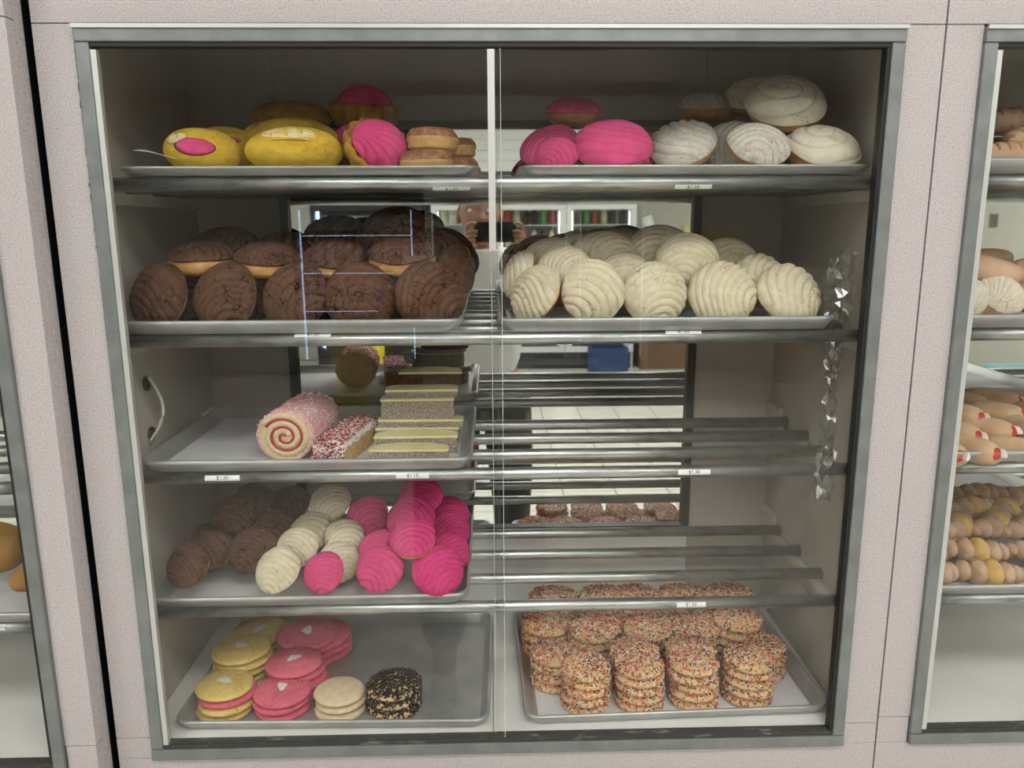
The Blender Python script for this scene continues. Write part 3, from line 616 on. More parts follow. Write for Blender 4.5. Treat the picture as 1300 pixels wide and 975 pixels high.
# ================================================================ THIRD SHELF: cake roll, sprinkle bar, cake slices
SPONGE = mat('vanilla_sponge', (.80, .66, .42), .85, var=(.70, .52, .28), scale=260, bump=.6, bscale=300)
JAM = mat('red_jam', (.42, .025, .05), .3); COCO = mat('pink_coconut_coat', (.74, .34, .36), .9, var=(.80, .62, .58), scale=260, detail=3, bump=.9, bscale=330)
def cake_roll():
    p = at(361, 554, .075); L = .135; R0 = .034; dirn = Vector((.012, .133, 0)).normalized()
    t = thing('swiss_roll', 'cake roll with red jam spiral and pink coconut coat on the third shelf tray', 'cake', (p.x, p.y, TB[2]+.004+R0*1.04), None, (0, 0, -.09)); t.scale = (1.14, 1.0, 1.14)
    def spiral(r0, r1, a0, a1, y0, y1, off0, off1, n=90):
        m = MB(); vs = []
        for i in range(n+1):
            s = i/n; a = a0+(a1-a0)*s; r = r0+(r1-r0)*s
            for rr in (r+off0, r+off1):
                for y in (y0, y1): vs.append((rr*math.cos(a), y, rr*.90*math.sin(a)))
        fs = []
        for i in range(n):
            b = 4*i; fs += [(b, b+4, b+6, b+2), (b+1, b+3, b+7, b+5), (b, b+1, b+5, b+4), (b+2, b+6, b+7, b+3)]
        fs += [(0, 2, 3, 1), (4*n, 4*n+1, 4*n+3, 4*n+2)]; m.add(vs, fs, 0, True); return m
    turns = 2.35
    spiral(.0005, .0255, .4, .4+2*PI*turns, -.0004, L, -.0006, .0022).build('jam', JAM, t)
    MB().tube([(0, .0022, 0), (0, L, 0)], .0338, 48).build('core', SPONGE, t).scale = (1, 1, .90)
    spiral(.0005, .0255, .4, .4+2*PI*turns, 0, L, .0022 , .0090).build('sponge', SPONGE, t)
    # outer coat, rough with flakes
    m = MB(); n = 72; vs = []; rg = np.random.RandomState(4)
    for yy, rr in ((0, .0325), (0.0005, .0352), (.03, .0357), (.07, .0352), (.11, .0357), (L, .0352), (L+.0005, .028)):
        for k in range(n): a = 2*PI*k/n; r = rr+rg.uniform(-.0005, .0005); vs.append((r*math.cos(a), yy+rg.uniform(-.0004, .0004), max(r*.90*math.sin(a), -.0315)))
    m.add(vs, [(i*n+k, i*n+(k+1) % n, (i+1)*n+(k+1) % n, (i+1)*n+k) for i in range(6) for k in range(n)], 0, True); m.f.append(tuple(6*n+k for k in range(n))); m.m.append(0); m.sm.append(False)
    m.build('coconut_coat', COCO, t)
    m = MB()
    for i in range(700):
        a = R_(-.5, PI+.5); y = R_(.002, L-.002); r = .0358; c = Vector((r*math.cos(a), y, r*.9*math.sin(a)))
        M = Matrix.Translation(c) @ Matrix.Rotation(R_(0, 6), 4, (R_(-1, 1), R_(-1, 1), R_(-1, 1))); m.box((-.0022, -.0005, -.0004), (.0022, .0005, .0004), i % 2, M)
    stuff(m.build('coconut_flakes', [mat('pink_flake', (.75, .30, .33), .8), mat('white_flake', (.82, .72, .68), .8)], t))
cake_roll()
def bar_cake():
    p0 = at(418, 586, .045); a = .64
    t = thing('sprinkle_cake_bar', 'white iced cake bar covered in red and dark sprinkles beside the cake roll', 'cake', (p0.x, p0.y, TB[2]+.0033), None, (0, 0, -.17))
    W, L, H = .044, .150, .036
    CB = mat('cake_crumb', (.55, .30, .10), .8, var=(.70, .46, .20), scale=150, bump=.6, bscale=220)
    box('cake', (-W/2, 0, 0), (W/2, L, H-.006), CB, t, .003)
    IC = mat('white_icing', (.82, .78, .78), .5, bump=.3, bscale=80)
    m = MB(); nx, ny = 10, 26; vs = []; rg = np.random.RandomState(2)
    for j in range(ny+1):
        for i in range(nx+1):
            s = i/nx*2-1; e = j/ny; q = max(abs(s), abs(e*2-1)**6)
            z = H-.001+.003*(1-q**4)+rg.uniform(-.0004, .0004)
            vs.append((s*W/2*1.04, e*(L+.002)-.001, z if q < .98 else H-.0085+rg.uniform(-.004, .002)))
    m.add(vs, [(j*(nx+1)+i, j*(nx+1)+i+1, (j+1)*(nx+1)+i+1, (j+1)*(nx+1)+i) for j in range(ny) for i in range(nx)], 0, True)
    vs = [(x, -.0014, z) for z, e in ((.003, 0), (H-.004, 0)) for x in (-W/2, -W/4, 0, W/4, W/2)]
    m.add(vs, [(i, i+1, i+6, i+5) for i in range(4)], 0)
    m.build('icing', IC, t)
    m = MB()
    for i in range(1000):
        x = R_(-W/2, W/2); y = R_(0, L); z = H+.0022-.0018*(2*x/W)**4
        if i % 4 == 0: y = -.002; z = R_(.004, H)
        M = Matrix.Translation((x, y, z)) @ Matrix.Rotation(R_(0, 6.28), 4, 'Z') @ Matrix.Rotation(R_(-.6, .6), 4, 'Y'); m.box((-.0022, -.0006, -.0006), (.0022, .0006, .0006), random.choice((0, 0, 1, 2, 2, 3)), M)
    stuff(m.build('sprinkles', [SPR[0], SPR[1], JIM, SPR[2]], t))
bar_cake()
CSIDE = mat('coconut_cake_side', (.22, .15, .11), .9, var=(.48, .43, .37), scale=420, detail=4, contrast=(.38, .66), bump=.9, bscale=260)
FROST = mat('pale_yellow_frosting', (.78, .72, .40), .5, var=(.70, .62, .30), scale=25, bump=.15)
REFL_BROWN = mat('reflection_brown', (.10, .045, .025), .85, var=(.05, .02, .012), scale=120, bump=.6)  # dark brown of a mirror reflection, put into the colour
def slice_(u, vb, y, wpx, zb, H, dp, label, side=CSIDE, rz=0):
    p = at(u, vb, y); w = wpx*mpp(y); t = thing('cake_slice', label, 'cake', (p.x, y, zb), 'stacked cake slices on the third shelf', (0, 0, rz))
    def outline(e, n=18):
        pts = [(-w/2-e, -e), (w/2+e, -e)]
        for i in range(n+1): a = PI*i/n; pts.append(((w/2+e)*math.cos(a)**1.0 if True else 0, dp*.35+(dp*.65+e)*math.sin(a)))
        return pts
    def prism(pts, z0, z1, jit, seed, nz=5):
        m = MB(); rg = np.random.RandomState(seed); N = len(pts); vs = []
        for j in range(nz):
            for x, yy in pts: vs.append((x+rg.uniform(-jit, jit), yy+rg.uniform(-jit, jit), z0+(z1-z0)*j/(nz-1)))
        m.add(vs, [(j*N+k, j*N+(k+1) % N, (j+1)*N+(k+1) % N, (j+1)*N+k) for j in range(nz-1) for k in range(N)], 0, False)
        m.f += [tuple(range(N))[::-1], tuple((nz-1)*N+k for k in range(N))]; m.m += [0, 0]; m.sm += [False]*2; return m
    def subdiv(pts): 
        out = []
        for i, a in enumerate(pts):
            b = pts[(i+1) % len(pts)]; n = max(1, int((Vector(a)-Vector(b)).length/.006))
            out += [(a[0]+(b[0]-a[0])*q/n, a[1]+(b[1]-a[1])*q/n) for q in range(n)]
        return out
    prism(subdiv(outline(0)), 0, H-.0035, .0009, int(u), 5).build('cake', side, t)
    prism(subdiv(outline(.0010)), H-.0036, H, .0006, int(u)+1, 3).build('frosting', FROST, t, bevel=.0008)
zt = TB[2]+.0035
slice_(519, 580, .060, 103, zt, .020, .036, 'frontmost cake slice with yellow frosting on the third shelf tray')
slice_(528, 560, .104, 108, zt, .027, .040, 'cake slice just behind the frontmost slice, slightly higher', rz=.02)
slice_(530, 560, .155, 108, zt, .026, .045, 'bottom cake slice of the rear pile on the third shelf')
slice_(534, 545, .157, 110, zt+.0262, .012, .045, 'thin frosted slice in the middle of the rear pile', rz=-.02)
slice_(530, 530, .160, 94, zt+.0385, .031, .050, 'tall coconut crusted slice near the top of the rear pile')
slice_(535, 495, .170, 92, zt+.0698, .012, .050, 'thin yellow topped slice second from top of the rear pile', rz=.03)
slice_(546, 480, .205, 80, zt+.0823, .020, .045, 'dark brown stand-in for a mirror reflection, on top of the rear pile', side=REFL_BROWN)  # slice added in place of a dark reflection behind the pile

# ================================================================ COOKIES
def cookie_mesh(name, m, seed, h=.36, crown=.14, N=30, M=56, spot=False, flat=False):
    prof = [(0, 0), (.55, 0), (.86, .02), (.98, h*.30), (1.0, h*.48), (.96, h*.72)]
    for i in range(1, 13): s = i/12; prof.append((.96*(1-s), h*.72+(h*.28+crown*.6)*math.sin(PI/2*s)**.8))
    w1 = wob(seed, 6, .035, 1.8)
    def fn(q, a, i): s = float(w1(np.array([[math.cos(a), math.sin(a), q.z]]))[0]); return Vector((q.x*(1+s), q.y*(1+s), q.z*(1+.5*s)))
    return MB().lathe(prof, 48, 0, fn).mesh(name, m)
CH, CC = .36, .14
def ck_top(r): 
    s = min(1, max(0, 1-r/.96)); return CH*.72+(CH*.28+CC*.6)*math.sin(PI/2*s)**.8
def sprinkles_mesh(seed, mats, n, L=.052, T=.013, weights=None, side=.25):
    rg = random.Random(seed); m = MB()
    for i in range(n):
        if rg.random() < side:
            a = rg.uniform(0, 6.283); z = rg.uniform(.14, CH*.8); r = 1.01; c = Vector((r*math.cos(a), r*math.sin(a), z)); nrm = Vector((math.cos(a), math.sin(a), .1))
        else:
            a = rg.uniform(0, 6.283); r = .97*math.sqrt(rg.random()); z = ck_top(r); e = .03; sl = (ck_top(r-e)-ck_top(min(r+e, .96)))/(2*e); c = Vector((r*math.cos(a), r*math.sin(a), z+.012)); nrm = Vector((math.cos(a)*sl, math.sin(a)*sl, 1)).normalized()
        M = Matrix.Translation(c) @ nrm.to_track_quat('Z', 'Y').to_matrix().to_4x4() @ Matrix.Rotation(rg.uniform(0, 6.283), 4, 'Z') @ Matrix.Rotation(rg.uniform(-.3, .3), 4, 'Y')
        mi = rg.choices(range(len(mats)), weights)[0]
        m.box((-L/2, -T/2, -T/2), (L/2, T/2, T*.6), mi, M)
    return m.mesh('sprinkles', mats)
CKB = [cookie_mesh('cookie', CK_B, s) for s in (1, 2, 3)]
SPM = [sprinkles_mesh(s, SPR, 580, L=.10, T=.030, side=.13, weights=(6, 5, 5, 5, 3, 3)) for s in (1, 2, 3)]
JMM = [sprinkles_mesh(s, [JIM], 950, L=.10, T=.040, side=.10) for s in (4,)]
CKY = [cookie_mesh('cookie', CK_Y, s) for s in (4, 5)]; CKP = [cookie_mesh('cookie', CK_P, s) for s in (4, 5)]; CKC = [cookie_mesh('cookie', CK_C, s) for s in (4,)]
def spot_mesh():
    m = MB(); prof = [(.23, ck_top(.23)-.012), (.17, ck_top(.17)+.006), (.09, ck_top(.12)+.010), (0, ck_top(0)+.010)]
    w1 = wob(2, 7, .6, 4.5)
    def fn(q, a, i): s = float(w1(np.array([[math.cos(a), math.sin(a), 0]]))[0]) if i < 3 else 0; return Vector((q.x*(1+s), q.y*(1+s), q.z))
    return m.lathe(prof, 28, 0, fn).mesh('sugar_spot', SUGAR)
SPOT = spot_mesh()
NUM = ('topmost', 'second from top', 'third from top', 'fourth from top', 'fifth from top', 'sixth from top', 'seventh from top')
CK = [0]
def stack(u, v, y, rpx, kinds, where, group, zb=FZ+.0032, jit=.003, th=None, lean=(0, 0)):
    """kinds from the bottom up; (u, v) is the seen centre of the topmost cookie at depth y"""
    r = rpx*mpp(y)*1.04; th = th or (.0142 if 's' in kinds else .0118)
    if isinstance(kinds, str) and kinds[0] == '*': kinds = kinds[1]*max(3, round((at(u, v, y).z-zb-.001)/th))
    n = len(kinds)
    px = at(u, v, y).x; y = min(max(y, .020+.010+r), .290)
    for i, k in enumerate(kinds):
        CK[0] += 1; j = CK[0]
        up = n-1-i
        ox, oy = (R_(-jit, jit)+lean[0]*up, R_(-jit, jit)+lean[1]*up)
        if up == 0: ox = oy = 0
        nm = {'s': 'rainbow sprinkle cookie', 'j': 'chocolate sprinkle cookie', 'y': 'yellow sugar cookie', 'p': 'pink sugar cookie', 'c': 'plain cream cookie'}[k]
        t = thing('cookie', '%s, %s in stack %s' % (nm, NUM[up].replace(' from top', ' from top'), where), 'cookie', (px+ox, y+oy, zb+i*th), group, (R_(-.03, .03), R_(-.03, .03), R_(0, 6.28)))
        t.scale = (r, r, th/.36*.98 if True else r)
        if k in 'sj':
            obj('biscuit_base', CKB[j % 3], t); stuff(obj('sprinkles', SPM[j % 3] if k == 's' else JMM[0], t))
        else:
            obj('biscuit_base', {'y': CKY, 'p': CKP, 'c': CKC}[k][j % (1 if k == 'c' else 2)], t)
            if k in 'yp' and i == n-1: obj('sugar_spot', SPOT, t)
G = 'iced cookie stacks on the left floor tray'
stack(283, 880, .062, 38, 'yypy', 'at front left corner of left floor tray', G, lean=(.0006, .0))
stack(356, 888, .058, 38, 'ppp', 'at front between yellow and cream ones', G, lean=(-.001, 0), jit=.005)
stack(431, 883, .066, 34, 'ccc', 'at front of left tray', G)
stack(501, 876, .072, 36, 'jjj', 'at front right of left tray', G, jit=.002, th=.0145)
stack(306, 822, .150, 38, '*y', 'second from the glass', G)
stack(373, 834, .130, 38, '*p', 'second from the glass', G, lean=(.003, -.001))
stack(390, 799, .215, 40, '*p', 'farthest back, left one', G)
stack(408, 797, .235, 38, '*p', 'farthest back, right of the taller', G, jit=.002)
stack(330, 806, .245, 39, '*y', 'farthest back', G)
G = 'rainbow sprinkle cookie stacks on the right floor tray'
cols = ('leftmost', 'second from left', 'third from left', 'rightmost')
for i, (u, v) in enumerate(((744, 845), (812, 848), (880, 850), (951, 842))):
    stack(u, v, (.062, .068, .072, .078)[i], 33, 'sssss'[:(5, 5, 5, 5)[i]], 'of front row, %s' % cols[i], G, jit=.0022)
for i, (u, v, n) in enumerate(((706, 818, 5), (805, 822, 7), (877, 822, 7), (966, 812, 6))):
    stack(u, v, (.128, .106, .110, .140)[i], 33, '*s', 'of second row, %s' % cols[i], G, jit=.0022)
for i, (u, v) in enumerate(((753, 794), (822, 791), (884, 787), (936, 785))):
    stack(u, v, .172, 32, '*s', 'of third row, %s' % cols[i], G, jit=.002)
for i, (u, v) in enumerate(((694, 785), (772, 780), (846, 778), (912, 776))):
    stack(u, v, .222, 33, '*s', 'of fourth row, %s' % cols[i], G, jit=.002)
for i, (u, v) in enumerate(((702, 753), (765, 752), (806, 750), (866, 750), (925, 752))):
    stack(u, v, .287, 32, '*s', 'of farthest row, %s' % ordn[i], G, jit=.002)

# ================================================================ RIGHT CABINET
RX = 1.0757
def trayR(z, label): tray(RX+.252, .190, z, label)
trayR(TB[0], 'aluminium tray on the top shelf of the right case, under long breads')
trayR(TB[1], 'aluminium tray on the second shelf of the right case'); trayR(TB[2], 'aluminium tray on the third shelf of right case under filled rolls'); trayR(TB[3], 'aluminium tray on the fourth shelf of right case under striped rolls')
TAN = mat('sugared_tan_bread', (.55, .36, .23), .75, var=(.44, .27, .16), scale=3, bump=.4, bscale=20)
TANP = mat('pale_tan_bread', (.66, .46, .32), .7, var=(.50, .31, .18), scale=4, bump=.2)
def cap_mesh(name, m, L, r, seg=26, n=22, bumps=0, seed=1, bend=0, marks=None):
    mb = MB(); w1 = wob(seed, 5, .05, 1.0); pr = []; vs = []
    for i in range(seg+1):
        s = i/seg; x = (s-.5)*L; rr = r*max(.02, (1-abs(2*s-1)**3.2)**.5)*(1+(.10*(abs(math.sin(PI*bumps*s))-.6) if bumps else 0))
        for k in range(n):
            a = 2*PI*k/n; q = rr*(1+float(w1(np.array([[x/r, math.cos(a)*2, math.sin(a)*2]]))[0])); vs.append((x, q*math.cos(a)+bend*(2*s-1)**2*r, max(q*.85*math.sin(a), -r*.62)))
    mb.add(vs, [(i*n+k, i*n+(k+1) % n, (i+1)*n+(k+1) % n, (i+1)*n+k) for i in range(seg) for k in range(n)], 0, True)
    if marks:
        for i in range(seg*n):
            row, kk = divmod(i, n)
            if bumps and (abs(math.sin(PI*bumps*(row+.5)/seg)) < .45) and n*.12 < kk < n*.38: mb.m[i] = 1
    return mb.mesh(name, [m] + ([marks] if marks else []))
LOAF = cap_mesh('long_bread', TANP, .20, .026, 60, 24, 14, 3, marks=BREAD_D)
def simple(name, me, loc, rot, label, cat, group, sc=1):
    o = obj(name, me); tag(o, label, cat, group); o.location = (max(loc[0], RX+IX0+.062), loc[1], loc[2]); o.rotation_euler = rot; o.scale = (sc, sc, sc); return o
GR = 'long breads on the top shelf of the right case'
for i, (u, v, y, rz, lb) in enumerate(((1266, 202, .080, -.15, 'pale long bread at the front, notched along its top'), (1290, 182, .150, .55, 'tan long bread slanting behind the front one'), (1262, 192, .235, -.3, 'tan long bread lying behind at the left'),
                                       (1285, 157, .170, .08, 'uppermost long bread, dotted along its top'))):
    simple('long_bread', LOAF, at(u+35, v, y), (0, 0, rz), lb+', right case', 'sweet bread', GR)
# second shelf: conchas in tan and cream, flat breads above
G = 'shell breads on the second shelf of the right case'
def tanconcha(u, v, y, r, n, sp, lb):
    p = at(u, v, y); k = r*mpp(y); t = thing('shell_bread', lb, 'sweet bread', p, G, orient(n, sp)); t.scale = (k,)*3
    obj('bun', TBUN, t); f = obj('topping', FANT, t); return t
TBUN = bun_mesh('bun', TAN, 4); FANT = top_mesh('topping', WHITE, 7, 'fan', 1.05, 6, .03, 40, 80)
tanconcha(1222, 380, .085, 30, (-.3, -1, .4), 0, 'shell bread cut off by the window frame, second shelf of right case')
tanconcha(1266, 378, .085, 33, (.05, -.9, .65), -.7, 'tan bread with cream fan shaped shell, second shelf of right case')
tanconcha(1322, 378, .085, 33, (.1, -1, .5), .3, 'shell bread at the right photo edge, second shelf of right case')
FLAT = cap_mesh('flat_bread', mat('baked_flat_bread', (.46, .25, .12), .6, var=(.66, .46, .32), scale=14), .115, .022, 26, 22, 0, 6)
simple('flat_bread', FLAT, at(1254, 345, .11), (.0, .22, .2), 'slanting oval bread lying on the shell breads in the right case', 'sweet bread', G, 1.15)
simple('flat_bread', FLAT, at(1235, 332, .21), (0, -.1, -.2), 'dark oval bread at the back of the right case second shelf', 'sweet bread', G)
simple('flat_bread', FLAT, at(1310, 345, .16), (0, .1, .6), 'oval bread cut by the photo edge, right case second shelf', 'sweet bread', G)
# third shelf: rolls with red filling
FR = cap_mesh('filled_roll', mat('glazed_roll', (.74, .55, .36), .5, var=(.55, .33, .17), scale=18, bump=.2), .085, .023, 24, 22, 0, 9)
REDF = mat('red_fruit_filling', (.50, .03, .03), .25); ICING = mat('white_cream', (.85, .80, .72), .5)
def filled(u, v, y, rz, lb, sc=1):
    t = thing('filled_roll', lb, 'pastry', at(u, v, y), 'red filled rolls on the third shelf of the right case', (0, .0, rz)); t.scale = (sc,)*3
    obj('roll', FR, t)
    o = obj('red_filling', patch_mesh('red_filling', REDF, 1, 1, 1, (.85, 0, .35), .75, 2, .10, 0, 0, .55), t); o.scale = (.040, .0215, .0195)
    o = obj('cream', patch_mesh('cream', ICING, 1, 1, 1, (.95, .25, .25), .36, 5, .25, 0, 0, .5), t); o.scale = (.0405, .021, .0185)
for i, (u, v, y, rz) in enumerate(((1196, 573, .070, -.5), (1232, 571, .062, -.35), (1290, 572, .062, -.3), (1345, 572, .062, -.3), (1210, 550, .100, -.9), (1248, 545, .115, -.6), (1300, 545, .115, -.9), (1215, 527, .150, -.9), (1262, 525, .165, -.5), (1312, 528, .160, -.7), (1222, 512, .225, -.9), (1260, 508, .235, -.6), (1300, 512, .235, -.4))):
    filled(u, v, y, -1.15+(i % 3-1)*.35, 'glazed roll with red filling, right case third shelf, %s' % ('front row at the frame', 'front row, first whole one', 'front row, second whole one', 'front row past the photo edge', 'second row at the frame', 'second row with cream tip', 'second row at photo edge', 'third row at the frame', 'third row middle', 'third row at photo edge', 'rear row left', 'rear row middle', 'rear row right')[i])
# fourth shelf: segmented striped rolls
def seg_roll(seed):
    m = MB(); segs = ((-.052, .011, 0), (-.036, .017, 0), (-.017, .0215, 0), (.004, .0235, 1), (.024, .020, 0), (.041, .015, 0), (.054, .010, 0)); w1 = wob(seed, 4, .06, 1.5)
    for x, r, mi in segs:
        vs = []; N, M = 10, 20
        for i in range(N+1):
            th = PI*i/N
            for k in range(M):
                a = 2*PI*k/M; d = np.array([[math.cos(th), math.sin(th)*math.cos(a), math.sin(th)*math.sin(a)]]); q = 1+float(w1(d*2+x*60)[0])
                vs.append((x+.62*r*q*math.cos(th), r*q*math.sin(th)*math.cos(a)+(x/.05)**2*.008, max(r*q*.92*math.sin(th)*math.sin(a), -r*.8)))
        m.add(vs, [(i*M+k, i*M+(k+1) % M, (i+1)*M+(k+1) % M, (i+1)*M+k) for i in range(N) for k in range(M)], mi, True)
    return m.mesh('striped_roll', [SUGT, YELR])
SUGT = mat('cinnamon_sugar_bread', (.50, .30, .17), .85, var=(.60, .42, .29), scale=60, detail=4, bump=.5, bscale=160)
YELR = mat('yellow_band', (.74, .47, .13), .75, var=(.60, .38, .16), scale=70, bump=.5, bscale=160)
SR = [seg_roll(1), seg_roll(2)]
for i, (u, v, y, rz, lb) in enumerate(((1255, 728, .065, -.08, 'in the front row, whole'), (1168, 728, .065, .1, 'in the front row behind the frame edge'), (1340, 728, .075, .1, 'in the front row past the photo edge'),
        (1238, 700, .110, -.12, 'second row, crossing the yellow banded front one'), (1325, 700, .110, .2, 'second row at the photo edge'), (1215, 668, .165, .7, 'third row, leaning left'), (1262, 665, .175, .6, 'third row, middle'), (1305, 668, .170, .5, 'third row at the photo edge'),
        (1195, 690, .150, 1.1, 'beside the frame edge'), (1232, 645, .235, .3, 'upper rear, left'), (1275, 648, .245, .8, 'upper rear, middle'), (1240, 628, .290, .1, 'highest at the very back'), (1298, 632, .290, .0, 'at the back right under the tray'), (1200, 640, .280, .4, 'at the back left'))):
    simple('striped_roll', SR[i % 2], at(u, v, y), (R_(-.1, .1), R_(-.1, .1), rz), 'segmented sugared roll in right case, '+lb, 'sweet bread', 'segmented sugared rolls in the right case', 1.0)

# ================================================================ LEFT CABINET (a sliver)
tray(-1.080+.98-.235, .190-.035, TB[3], 'aluminium tray in the left case holding yellow breads')
GL = 'yellow breads in the left case'
for i, (u, v, y, a, c, lb) in enumerate(((5, 704, .06, 26, 22, 'yellow bread lying in the left case, lowest part of view'), (-12, 690, .12, 42, 30, 'yellow bread behind the front one in the left case'), (42, 732, .03, 26, 15, 'small yellow bread at the door frame of the left case'))):
    k = mpp(y); o = obj('yellow_bread', ell_mesh('yellow_bread', YELDK, a*k, .035, c*k, 20+i, .09, 2.5)); tag(o, lb, 'sweet bread', GL); o.location = at(u, v, y)

# crumpled clear plastic hanging by the right door seal
CLEAR = glass_mat('clear_plastic_film', (.80, .80, .79), .22, 5.0)
m = MB(); rg = np.random.RandomState(8); nz, nx = 46, 7; vs = []
for j in range(nz+1):
    for i in range(nx+1):
        s = j/nz; z = .700-.345*s; x0 = .945-.004*s; wdt = .030*(1-.35*s)*(1+.3*math.sin(9*s))
        vs.append((x0-wdt/2+wdt*i/nx+rg.uniform(-.003, .003), .040+rg.uniform(-.007, .007)+.004*math.sin(4*s), z+rg.uniform(-.003, .003)))
m.add(vs, [(j*(nx+1)+i, j*(nx+1)+i+1, (j+1)*(nx+1)+i+1, (j+1)*(nx+1)+i) for j in range(nz) for i in range(nx)], 0, False)
tag(m.build('plastic_film', CLEAR), 'crumpled strip of clear plastic film hanging inside the right door seal', 'plastic film')

# ================================================================ BEHIND THE VIEWER: seen in the mirror and the glass
FRW = mat('cooler_white', (.72, .74, .73), .35); FRD = mat('cooler_black', (.015, .016, .018), .35); SHELFW = mat('wire_shelf_white', (.7, .72, .72), .4)
TUBE = mat('cooler_tube', (.9, .9, .9), .5, emit=((.45, .66, 1.0), 12)); TUBEW = mat('cooler_tube_warm', (.9, .9, .9), .5, emit=((1, .97, .9), 2.5))
CGL = glass_mat('cooler_glass', (.9, .93, .93))
BOT = {}
def bottle(x, y, z, h, colr, label, group, can=False):
    key = (round(h, 2), colr, can)
    if key not in BOT:
        r = .034 if not can else .045
        pr = [(0, 0), (r, 0), (r, h*.62), (r*.9, h*.72), (r*.4, h*.86), (r*.38, h*.92), (0, h*.92)] if not can else [(0, 0), (r, 0), (r, h*.94), (r*.9, h), (0, h)]
        me = MB().lathe(pr, 14).mesh('bottle', BC[colr]); cm = MB().lathe([(0, h*.92), (r*.45, h*.92), (r*.45, h), (0, h)], 12).mesh('cap', BC['cap']); BOT[key] = (me, cm)
    me, cm = BOT[key]
    t = obj('bottle' if not can else 'tub', me); tag(t, label, 'bottle' if not can else 'food tub', group); t.location = (x, y, z)
    if not can: obj('cap', cm, t)
BC = {k: mat('drink_'+k, c, .3) for k, c in dict(red=(.4, .04, .03), green=(.12, .35, .08), dark=(.04, .015, .012), orange=(.7, .25, .05), clear=(.55, .62, .62), white=(.8, .8, .78), blue=(.02, .06, .45), cap=(.5, .04, .04), cream=(.7, .65, .4)).items()}
def cooler(x0, x1, label, body, doors, shelves, kinds, tube, gl, hgt=2.0, y1=-6.40, dep=.70):
    t = thing('drinks_cooler', label, 'cooler', (x0, y1, FLOOR), 'glass door coolers along the far wall'); W = x1-x0
    box('back_panel', (0, -dep, 0), (W, -dep+.03, hgt), body, t); box('side_panel', (0, -dep+.03, 0), (.03, -.02, hgt), body, t); box('side_panel', (W-.03, -dep+.03, 0), (W, -.02, hgt), body, t); box('top_panel', (.03, -dep+.03, hgt-.28), (W-.03, 0, hgt), body, t); box('kickplate', (.031, -dep+.03, 0), (W-.031, .004, .165), FRD, t)
    dw = W/doors
    for d in range(doors):
        a, b = d*dw, (d+1)*dw; z0, z1 = .18, hgt-.29
        dm = MB(); dm.box((a+.005, -.018, z0), (a+.055, .02, z1)); dm.box((b-.055, -.018, z0), (b-.005, .02, z1)); dm.box((a+.055, -.018, z0), (b-.055, .02, z0+.06)); dm.box((a+.055, -.018, z1-.05), (b-.055, .02, z1))
        dr = dm.build('door', FRW if body is not FRD else FRD, t); box('door_pane', (a+.055, -.003, z0+.06), (b-.055, .003, z1-.05), CGL, dr)
        box('handle', (b-.05, .0205, z0+.5), (b-.02, .045, z0+.9), FRW, dr)
        for s in ((a+.06, a+.075), (b-.075, b-.06)): box('lamp_tube', (s[0], -.06, .25), (s[1], -.045, hgt-.35), tube, t)
    for si, z in enumerate(shelves):
        box('shelf', (.035, -dep+.035, z-.012), (W-.035, -.088, z), SHELFW, t)
        box('shelf_lamp', (.06, -.085, z+.285), (W-.06, -.076, z+.292), tube, t) if tube is TUBE and si < 3 else None
        n = int((W-.14)/.088)
        for i in range(n):
            k, h, can = kinds[(si) % len(kinds)]; kk = k[(i*7+si*3) % len(k)]
            bottle(x0+.09+(i+.5)*(W-.18)/n, y1-.16, FLOOR+z+.0005, h, kk, kk+' '+gl, gl+' row', can)
    return t
cx = CAM.x
cooler(cx-1.85, cx-.68, 'black cooler with blue lit shelves of bottles, seen reflected at the left', FRD, 1, (.42, .78, 1.13, 1.48), ((('blue', 'clear', 'white'), .24, False), (('clear', 'blue', 'dark'), .24, False), (('blue', 'clear', 'white'), .24, False), (('white', 'clear'), .13, True)), TUBE, 'drink on a blue lit shelf of the reflected black cooler')
cooler(cx+.04, cx+1.50, 'white framed double door cooler with juices, seen in the mirror right of the person', FRW, 2, (.40, .75, 1.02, 1.27, 1.51), ((('dark', 'red', 'blue'), .22, False), (('red', 'green', 'orange'), .2, False), (('clear', 'orange', 'dark'), .2, False), (('clear', 'orange', 'dark', 'red', 'cream'), .2, False), (('green', 'dark', 'red', 'dark', 'cream'), .18, False)), TUBEW, 'drink bottle on a shelf of the mirrored white framed cooler')
cooler(cx-.62, cx-.02, 'narrow grey cooler behind the person, seen in the mirror', FRW, 1, (.45, 1.02, 1.52), ((('cream', 'white'), .14, True),), TUBEW, 'food tub on a shelf of the narrow cooler behind the person')
# white hood above the coolers with grooves
m = MB()
for i in range(6): m.box((-.46, -7.0, 1.27+i*.1), (2.27, -6.30-(i % 2)*.015, 1.366+i*.1))
tag(m.build('cooler_hood', mat('hood_white', (.74, .74, .72), .5)), 'white ribbed hood above the coolers seen only as a reflection', 'hood')
